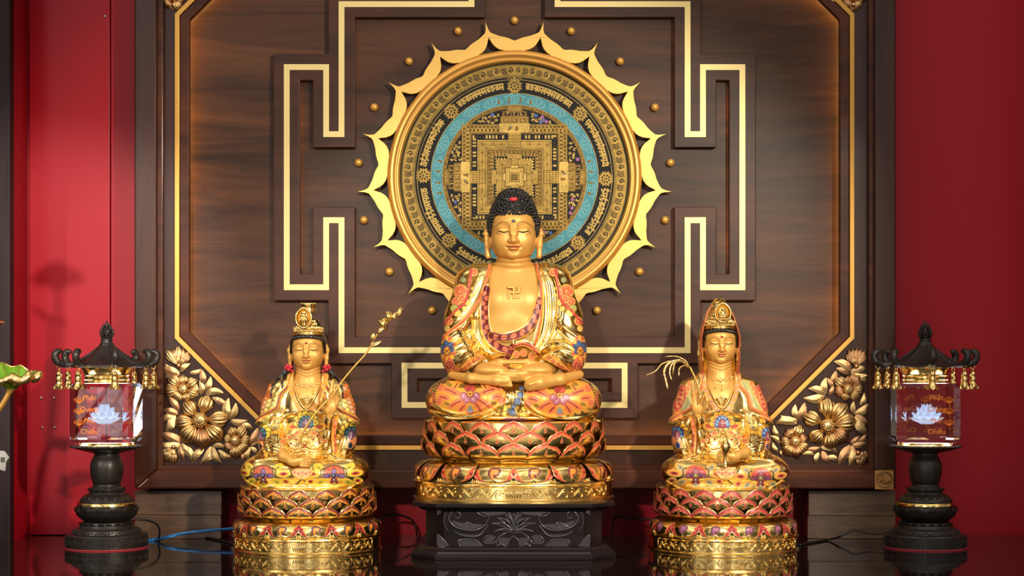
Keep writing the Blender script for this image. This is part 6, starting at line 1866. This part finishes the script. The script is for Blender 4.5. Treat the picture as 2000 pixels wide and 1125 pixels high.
def lantern(name, label, px_, rz, rr0, words_front, words_back):
    U = .001
    t = thing(name, label, 'lantern', (P(px_, 0, 0).x, 0, 0), 0, 'pair of crystal lanterns')
    def part(nm, m, mat, par=None, **kw): return m.build(nm, M[mat] if isinstance(mat, str) else mat, par or t, local=True, **kw)
    L = lambda prof: [(max(r, .01)*U, z*U) for r, z in prof]
    # drum foot with key fret
    m = MB(); m.lathe(L([(74, 0), (78, .5), (78, 2.5), (79, 3), (79, 25), (77.5, 27), (70, 28.5), (66, 29), (65, 33), (64, 36), (58, 37.5), (54, 39), (52, 43), (50, 50), (44, 52), (40, 53)]), 96)
    drum = part('drum_foot', m, 'bronze', angle=30)
    m = MB(); m.lathe(L([(79.2, .2), (80, .6), (80, 1.8), (79.2, 2.3)]), 96, cap=False); part('rubber_ring', m, 'pinktape', drum)
    m = MB(); n = 22
    for k in range(n):
        a0 = 2*PI*k/n; w = 2*PI/n*79
        key = [(-.42, -.8), (-.42, .8), (.42, .8), (.42, -.62), (-.2, -.62), (-.2, .45), (.2, .45), (.2, -.2), (0, -.2), (0, .12)]
        if k % 2: key = [(-x, z) for x, z in key]
        pts = []
        for (x0, z0), (x1, z1) in zip(key[:-1], key[1:]):
            for q in range(3): pts.append((x0 + (x1-x0)*q/3, z0 + (z1-z0)*q/3))
        pts.append(key[-1])
        m.tube([(79.1*U*math.cos(a0 + x*w/79), 79.1*U*math.sin(a0 + x*w/79), (13.8 + z*9)*U) for x, z in pts], .85*U, 4)
    for z in (3.6, 24.2): m.tube([(79.0*U*math.cos(2*PI*i/96), 79.0*U*math.sin(2*PI*i/96), z*U) for i in range(96)], .8*U, 5, closed=True)
    part('key_fret', m, 'bronze', drum)
    m = MB(); rr = random.Random(2)
    for k in range(64):
        a = 2*PI*k/64
        m.sphere((65*U*math.cos(a), 65*U*math.sin(a), (32 + 1.5*math.sin(k*2.1))*U), (2.2*U, 2.2*U, (1.4 + .8*rr.random())*U), 6, 5)
        m.sphere((60*U*math.cos(a + .05), 60*U*math.sin(a + .05), 36.6*U), (2.4*U, 2.4*U, 1.3*U), 6, 5)
    lotus_ring(m, 20, 46, 41, 55, 49.5, 7.5, 1.0)
    part('foot_ornament', m, 'bronze', drum)
    # lotus cup, gold band, dome
    m = MB(); m.lathe(L([(40, 52), (46, 54), (55, 62), (58, 72), (57, 79), (54, 82)]), 64); cup = part('lotus_cup', m, 'bronze')
    m = MB(); lotus_ring(m, 14, 44, 54, 60, 69, 12.5, 3.2); lotus_ring(m, 14, 55, 62, 60, 84.5, 13, 3.0, off=.5); 
    for k in range(14):
        a = 2*PI*(k + .5)/14
        for q in range(1, 4): m.tube([((60.5 + .4*q)*U*math.cos(a + (.14 - .035*q)*x), (60.5 + .4*q)*U*math.sin(a + (.14 - .035*q)*x), (72 + (10.5 - 2.4*q)*math.sqrt(max(0, 1 - x*x)))*U) for x in [-1 + i/5 for i in range(11)]], .7*U, 5)
    part('cup_petals', m, 'bronze', cup)
    m = MB(); m.lathe(L([(54, 81.5), (56, 82.2), (56.6, 83.2), (55.4, 84.2), (56.2, 85.4), (55, 86.4), (55.4, 87.6), (53, 89)]), 72); part('gold_band', m, 'gold')
    m = MB(); m.lathe(L([(53, 88.5), (51, 92), (45, 98), (37, 104), (33, 107), (32, 110), (33, 113), (31, 117.5), (27, 118.5), (26.5, 121), (27.5, 123), (25.5, 124.5)]), 64); dome = part('dome_collar', m, 'bronze')
    m = MB(); lotus_ring(m, 16, 37, 104, 53, 91, 8.2, 2.6); lotus_ring(m, 16, 37, 105, 49, 94, 4.6, 3.6, off=.5); lotus_ring(m, 18, 31, 107, 36.5, 117, 5.6, 1.6)
    for k in range(18):
        a = 2*PI*k/18; m.sphere((34*U*math.cos(a), 34*U*math.sin(a), 112*U), 2.3*U, 8, 6)
    part('collar_petals', m, 'bronze', dome)
    m = MB(); m.lathe(L([(25.5, 124), (27.5, 128), (30.5, 138), (32, 150), (32, 158), (30.5, 167), (27, 175), (24.5, 178.5), (24.5, 180), (23, 181), (24, 182.5), (23, 184)]), 64); part('barrel', m, 'bronze')
    # tray
    m = MB(); m.lathe(L([(23, 183), (30, 185), (46, 189), (60, 193), (66, 195), (67, 197), (66, 198.5), (54, 198), (.01, 198)]), 72); tray = part('tray', m, 'bronze')
    m = MB()
    for k in range(44):
        a = 2*PI*k/44; m.sphere((67*U*math.cos(a), 67*U*math.sin(a), 197.4*U), (3.4*U, 3.4*U, 2.3*U), 8, 6)
    lotus_ring(m, 24, 34, 186, 65, 195.5, 8.2, 1.4)
    part('beaded_rim', m, 'bronze', tray)
    m = MB(); m.lathe(L([(56, 198), (57, 199.5), (55, 201.5), (53, 202), (52.5, 204.5), (50, 205)]), 64); part('gold_seat', m, 'gold')
    m = MB(); m.lathe(L([(46, 205.2), (46, 205.9)]), 48); part('light_disc', m, 'ledwhite')
    # crystal block, chamfered square, turned
    m = MB(); a, c, b = 60.5, 16, 6
    ring = lambda k, z: [(x*U, y*U, z*U) for x, y in ((-a+c+k*.4, -a+k), (a-c-k*.4, -a+k), (a-k, -a+c+k*.4), (a-k, a-c-k*.4), (a-c-k*.4, a-k), (-a+c+k*.4, a-k), (-a+k, a-c-k*.4), (-a+k, -a+c+k*.4))]
    vs = ring(b, 206.2) + ring(0, 213) + ring(0, 314) + ring(b, 320.5)
    fs = [(i*8 + k, i*8 + (k+1) % 8, (i+1)*8 + (k+1) % 8, (i+1)*8 + k) for i in range(3) for k in range(8)] + [tuple(reversed(range(8))), tuple(range(24, 32))]
    m._add(vs, fs); cry = part('crystal_block', m, 'crystal', smooth=False); cry.rotation_euler = (0, 0, rz)
    # lotus engraved inside the crystal
    m = MB()
    for row, (n, rb, rt, hz, w) in enumerate(((9, 5, 10, 37, 6), (11, 7, 20, 31, 7), (12, 10, 30, 21, 8), (12, 10, 35, 11, 8))):
        for k in range(n):
            aa = 2*PI*(k + .5*(row % 2))/n
            def fn(u, v):
                q = (u - .5)*2; ww = w*math.sin(PI*min(1, v*.75 + .16))**.8*(1 if v < .8 else max(.05, 1 - ((v-.8)/.2)**1.5))
                r = rb + (rt - rb)*v**.8; z = 244 + hz*v**1.25
                return ((r*math.cos(aa) - q*ww*math.sin(aa))*U, (r*math.sin(aa) + q*ww*math.cos(aa))*U, z*U)
            m.grid(fn, 5, 8)
    m.lathe(L([(.1, 241), (12, 241.5), (16, 244), (12, 246), (.1, 247)]), 24)
    part('engraved_lotus', m, 'etched', cry)
    # lettering on the faces
    m = MB()
    def put_words(words_, x0, z0s, y, mirror, size):
        for wd, z in zip(words_, z0s):
            v, f = text_polys(wd, size)
            m._add([((x0 + (-x if mirror else x)*1.0)*U, y*U, (z + yy*1.0)*U) for x, yy, _ in v], f)
    zs = (293, 271, 249, 228)
    yf, yb = -60.9, 60.9
    for (x0, mirror, side) in words_front: put_words(('Phật', 'Quang', 'Phổ', 'Chiếu'), x0, zs, yf if side < 0 else yb, mirror, 13.5)
    part('orange_lettering', m, 'text', cry, smooth=False); m = MB()
    for (x0, side) in words_back:              # line-drawn lotus buds beside the words
        y = yf if side < 0 else yb
        for z0 in (283, 262, 240):
            for q in (-1, -.5, 0, .5, 1):
                m.tube([((x0 + 9*q*math.sin(PI*t*.5) + 2.5*s_*math.sin(PI*t))*U, y*U, (z0 + 12*t*(1.1 - .4*abs(q)))*U) for s_ in (1,) for t in [i/6 for i in range(7)]], .35*U, 4)
                m.tube([((x0 + 9*q*math.sin(PI*t*.5) - 2.5*math.sin(PI*t))*U, y*U, (z0 + 12*t*(1.1 - .4*abs(q)))*U) for t in [i/6 for i in range(7)]], .35*U, 4)
            m.tube([(x0*U, y*U, z0*U), ((x0 + 3)*U, y*U, (z0 - 8)*U)], .35*U, 4)
    part('orange_lotus_drawing', m, 'text', cry, smooth=False)
    # gold collar over the crystal
    m = MB(); m.lathe(L([(46, 320.8), (44, 322), (43, 326), (44.5, 328), (43, 330), (43, 334), (45, 336), (44, 338), (48, 346), (51, 352), (51, 354)]), 64); part('gold_collar', m, 'gold', angle=30)
    m = MB(); m.lathe(L([(41, 320.7), (41, 320.95)]), 48); part('light_disc', m, 'ledwhite')
    # eight-sided roof with upturned arms
    roof = MB(); prof = [(10.5, 405), (11.5, 400), (14, 397.5), (15, 394), (18, 391.5), (32, 379), (48, 367), (63, 358.5), (72, 355), (72, 351.5), (60, 351.5), (50, 353)]
    vs = []; fs = []; n = len(prof); SEG = 32
    for i in range(SEG):
        aa = 2*PI*i/SEG + rr0
        ph = ((i/SEG*8) % 1.0)*2*PI/8 - PI/8
        for j, (r, z) in enumerate(prof):
            o8 = math.cos(PI/8)/math.cos(ph) if True else 1
            flat = 1/o8 if j > 1 else 1
            rr2 = r*(1 + (flat - 1)*-0.0) * (o8 if j > 0 else 1)
            corner = abs(ph)/(PI/8)
            zz = z + (3.0*(corner**3) if 5 < j < 10 else 0)
            vs.append((rr2*U*math.cos(aa + PI/8), rr2*U*math.sin(aa + PI/8), zz*U))
    for i in range(SEG):
        for j in range(n - 1):
            fs.append((i*n + j, ((i+1) % SEG)*n + j, ((i+1) % SEG)*n + j + 1, i*n + j + 1))
    fs.append(tuple(i*n for i in range(SEG)))
    roof._add(vs, fs); ro = part('roof', roof, 'bronze', angle=28)
    m = MB()
    for k in range(8):
        aa = rr0 + PI/8 + 2*PI*k/8
        ca, sa = math.cos(aa), math.sin(aa)
        path = [(16, 391), (32, 377.5), (48, 366.5), (64, 358.5), (76, 356.5), (88, 358.5), (96, 365), (98.5, 374), (95, 381), (89, 382.5), (87, 378.5)]
        c = catmull([(r*ca*U, r*sa*U, z*U) for r, z in path], 5); nn = len(c)
        m.tube(c, [U*(2.0 + 5.2*min(1, (i/nn)*1.8))*(1 if i/nn < .75 else 1 - .55*(i/nn - .75)/.25) for i in range(nn)], 10)
        m.tube([(90*ca*U, 90*sa*U, 356*U), (91*ca*U, 91*sa*U, 352*U), (92.5*ca*U, 92.5*sa*U, 355*U)], 1.3*U, 6)
    part('roof_arms', m, 'bronze', ro)
    # openwork finial: a bud of small leaves
    m = MB(); m.lathe(L([(11, 404.5), (12, 406), (10, 408), (8, 409), (7, 412), (8.5, 417), (8, 423), (5.5, 429), (4, 432), (3, 434), (3.4, 436), (2.4, 438), (1.6, 442), (.1, 443)]), 24)
    for rz_, (nn, r, z) in enumerate(((9, 11, 413), (9, 12.4, 418), (8, 11, 423.5), (7, 8.4, 428.5), (6, 5.4, 433))):
        for k in range(nn):
            aa = 2*PI*(k + .5*(rz_ % 2))/nn; ca, sa = math.cos(aa), math.sin(aa)
            m.tube([((r - 4)*ca*U, (r - 4)*sa*U, (z - 4)*U), ((r + .4)*ca*U, (r + .4)*sa*U, (z - 1.5)*U), ((r + .6)*ca*U, (r + .6)*sa*U, (z + 1.5)*U), ((r + 2.6)*ca*U, (r + 2.6)*sa*U, (z + 3.6)*U)], [1.6*U, 2.0*U, 1.5*U, .4*U], 6)
    part('finial', m, 'bronze', ro)
    for k in range(8):
        aa = rr0 + PI/8 + 2*PI*k/8
        b = bpy.data.objects.new('bell', BELL); COL.objects.link(b); b.parent = t
        b.location = (91*math.cos(aa)*U, 91*math.sin(aa)*U, 344.5*U); b.rotation_euler = (0, 0, k*.4)
        r = bpy.data.objects.new('bell_ring', RING); COL.objects.link(r); r.parent = b
        r.rotation_euler = (0, 0, aa - k*.4 + PI/2)
    return t
lantern('crystal_lantern', 'crystal lantern with dark pagoda roof and golden bells, left of the wall panel', 208.5, 0.0, 0.0,
        [(-20, False, -1), (21, True, 1)], [(-39, -1), (8, 1), (38, 1)])
lantern('crystal_lantern', 'crystal lantern with dark pagoda roof and golden bells, right of the wall panel', 1807, -.09, .305,
        [(12, False, -1), (-30, True, 1), (18, True, 1)], [(-38, 1), (36, -1), (4, 1)])

# ---------------------------------------------------------------- cables on the table
def cable(name, pts, r, mat, label):
    c = catmull([Vector(p) for p in pts], 8)
    m = MB(); m.tube(c, r, 8); o = m.build(name, M[mat], None)
    b = Vector((sum(p.x for p in c)/len(c), sum(p.y for p in c)/len(c), min(p.z for p in c) - r))
    o.data.transform(Matrix.Translation(-b)); o.location = b
    tag(o, label, 'cable')
def T(px_, py_):                                       # a point lying on the table top
    d = EYE*1000/(py_ - HZ)*3.4
    return Vector(((px_ - 1000)*d/3400, d - D, .0022))
cable('power_cable', [P(247, 1014, .05), P(285, 1016, .07), P(306, 1024, .09), P(312, 1038, .10), P(310, 1050, .11), T(312, 1053), T(330, 1048.5), T(352, 1050), T(365, 1049), T(395, 1051), T(425, 1056), T(448, 1062), T(455, 1066)], .0021, 'cable', 'black cable hanging from the left lantern and lying on the table beside it')
cable('blue_cable', [T(275, 1058), T(300, 1055), P(330, 1047, .10), P(360, 1041, .11), P(400, 1036, .12), P(440, 1033, .13), P(470, 1031, .14), P(500, 1036, .15), T(540, 1053)], .0022, 'bluecable', 'blue cable, upper of two twisted strands beside the left lantern')
cable('blue_cable', [T(275, 1060), T(300, 1057), P(330, 1049.5, .095), P(360, 1042.5, .115), P(400, 1037, .115), P(440, 1034.5, .135), P(470, 1033, .135), P(500, 1039, .155), T(538, 1055)], .0022, 'bluecable', 'blue cable, lower of two twisted strands beside the left lantern')
cable('power_cable', [P(1745, 1038, .07), P(1715, 1042, .08), P(1690, 1040, .09), P(1668, 1035, .10), P(1655, 1041, .10), P(1640, 1048, .10), T(1618, 1056.5), T(1595, 1059.5), T(1575, 1063), T(1562, 1066), T(1545, 1062), T(1535, 1056)], .0021, 'cable', 'black cable running from the right lantern along the wooden blocks')
cable('power_cable', [T(730, 1055), P(745, 1012, .16), P(765, 1005, .18), P(785, 1007, .20), P(805, 1016, .21), P(812, 1030, .21), T(815, 1052)], .002, 'cable', 'thin black cable behind the plinth, left of it')
cable('power_cable', [T(1195, 1052), P(1200, 1012, .20), P(1225, 1011, .21), P(1250, 1014, .20), P(1275, 1018, .19), T(1285, 1052)], .002, 'cable', 'thin black cable behind the plinth, right of it')

# ---------------------------------------------------------------- gilded lotus arrangement at the left edge, with its price tag
def lotus_pot():
    base = Vector((-1.02, -.56, 0))
    t = thing('lotus_arrangement', 'green and gold lotus leaf ornament on curved stems at the far left edge', 'ornament', base)
    m = MB(); m.lathe([(.034, 0), (.04, .004), (.045, .03), (.05, .07), (.044, .10), (.030, .115), (.034, .125), (.0001, .124)], 40, c=tuple(base)); m.build('pot', M['bronze'], t)
    top = base + Vector((0, 0, .12)); LY = -.42
    c = P(22, 750, LY)                                   # cupped leaf seen from the side, its front lip rolled over
    m = MB()
    def fn(u, v, off=0.):
        a = 2*PI*u; r = v; back = .5 + .5*math.sin(a); right = .5 + .5*math.cos(a)
        w = 1 + .08*math.cos(7*a)*v
        x = (.046 if math.cos(a) > 0 else .050)*r*w*math.cos(a); y = .034*r*w*math.sin(a)
        z = v**1.7*(.006 + .034*back*(1 - .55*right)) + .003*math.cos(9*a)*v*v + off
        return (c.x + x, c.y + y, c.z + z)
    m.grid(fn, 72, 14, wrapu=True); m.grid(lambda u, v: fn(u, v, -.002), 72, 14, wrapu=True, flip=True)
    m.lathe([(.003, -.014), (.006, -.010), (.014, -.004), (.022, .001)], 24, c=tuple(c), cap=False)
    o = m.build('lotus_leaf', M['leafgreen'], t)
    m = MB(); rim = [Vector(fn(i/120, 1.0)) for i in range(120)]
    m.tube(rim, [.0016 + .0016*(1 + math.cos(i*.55))*(1 if 60 < i else .25) for i in range(120)], 8, closed=True)
    for k in range(9): m.tube([Vector(fn(k/9, q)) + Vector((0, 0, .0008)) for q in (.08, .3, .5, .7, .95)], .0009, 5)
    m.build('gilded_rim', M['gold'], o)
    m = MB()                                             # thick folded gold lip at the front right
    def lip(u, v):
        a = -PI*.62 + PI*.72*u; p = Vector(fn((a/(2*PI)) % 1.0, 1.0)); rr_ = .0095*math.sin(PI*min(1, u*.9 + .06))**.7*(1 + .22*math.sin(u*26)); b = 2*PI*v
        d = Vector((math.cos(a), math.sin(a), 0))
        return p + d*(rr_*math.cos(b)*.8) + Vector((0, 0, rr_*math.sin(b) + .001))
    m.grid(lip, 60, 12, wrapv=True); m.build('rolled_lip', M['gold'], o)
    m = MB(); cc = catmull([top, P(-40, 850, LY), P(-2, 800, LY), P(16, 770, LY), P(22, 757, LY)], 8)
    m.tube(cc, [.0045*(1 if i < len(cc) - 8 else 1 + .15*(i - len(cc) + 8)) for i in range(len(cc))], 10); m.build('stem', M['beadgold'], t)
    # folded young leaf higher up
    m = MB(); cc = catmull([top, P(-90, 800, LY), P(-75, 700, LY), P(-58, 645, LY)], 8); m.tube(cc, .0038, 8); m.build('stem', M['beadgold'], t)
    m = MB(); a, b = P(-60, 652, LY), P(9, 632, LY)
    m.grid(lambda u, v: a + (b - a)*v + Vector((0, -.010*math.cos(PI*(u - .5)), .024*(u - .5)*math.sin(PI*min(1, v*.85 + .12)) + .004*math.sin(9*v))), 9, 18)
    o = m.build('folded_leaf', M['gold'], t); s_ = o.modifiers.new('thick', 'SOLIDIFY'); s_.thickness = .0015
    # open lotus and a young leaf on tall stems leaning forward (their shadows fall on the red wall)
    def spot_through(px_, py_, y):                       # point in the light falling on that spot of the wall
        L0 = Vector((-.75, -3.3, 1.40)); w = P(px_, py_, .236); k = (y - L0.y)/(w.y - L0.y)
        return L0 + (w - L0)*k
    for (fx, fy_, y, kind) in ((112, 560, -.66, 0), (98, 628, -.64, 1)):
        fc = spot_through(fx, fy_, y)
        m = MB(); m.tube(catmull([top, top + Vector((.05, -.02, .16)), fc + Vector((-.004, 0, -.20)), fc], 10), .0035, 8); m.build('stem', M['beadgold'], t)
        m = MB()
        if kind == 0:
            for row, (n, ln, out) in enumerate(((8, .042, 1.15), (7, .040, .65), (5, .036, .3))):
                for k in range(n):
                    aa = 2*PI*(k + .5*row)/n; ca, sa = math.cos(aa), math.sin(aa)
                    def pf(u, v):
                        w = (u - .5)*.026*math.sin(PI*min(1, v*.8 + .12)); r = ln*out*math.sin(v*1.5)*.95; z = ln*(v**1.6)*(1.2 - .75*out) + .003
                        return (fc.x + r*ca - w*sa, fc.y + r*sa + w*ca, fc.z + z)
                    m.grid(pf, 7, 9)
            m.sphere(fc + Vector((0, 0, .010)), .015, 12, 8)
            o = m.build('lotus_flower', M['gold'], t)
        else:
            m.grid(lambda u, v: fc + Vector((-.026 + .052*u, .018*(v - .5), .022*(1 - u)**1.5 + .006*math.cos(PI*(v - .5)) - .004)), 12, 8)
            o = m.build('young_leaf', M['gold'], t)
        s_ = o.modifiers.new('thick', 'SOLIDIFY'); s_.thickness = .0012
    # card tag on a thread
    y = -.44
    tg = [(0 - 6, 880), (9, 881), (18, 893), (12, 902), (10, 920), (-12, 914)]
    m = MB(); m.prism([(P(x, z, y).x, P(x, z, y).z) for x, z in tg], y, y + .0008)
    t2 = thing('price_tag', 'small white card tag with bar code at the far left edge', 'tag', P(0, 918, y))
    m.build('card', M['tagpaper'], t2, smooth=False)
    m = MB()
    for k in range(9):
        a = P(1 + k*.95, 893, y); b = P(.6 + k*.95, 903, y); w = .00025 + .0002*(k*7 % 3)
        m.box((a.x, y - .0003, b.z), (a.x + w, y + .0001, a.z))
    m.build('bar_code', M['ink'], t2, smooth=False)
    m = MB(); m.tube(catmull([P(-4, 884, y), P(-24, 862, -.42), P(-44, 852, -.42)], 6), .0006, 5); m.build('thread', M['ink'], t2)
lotus_pot()
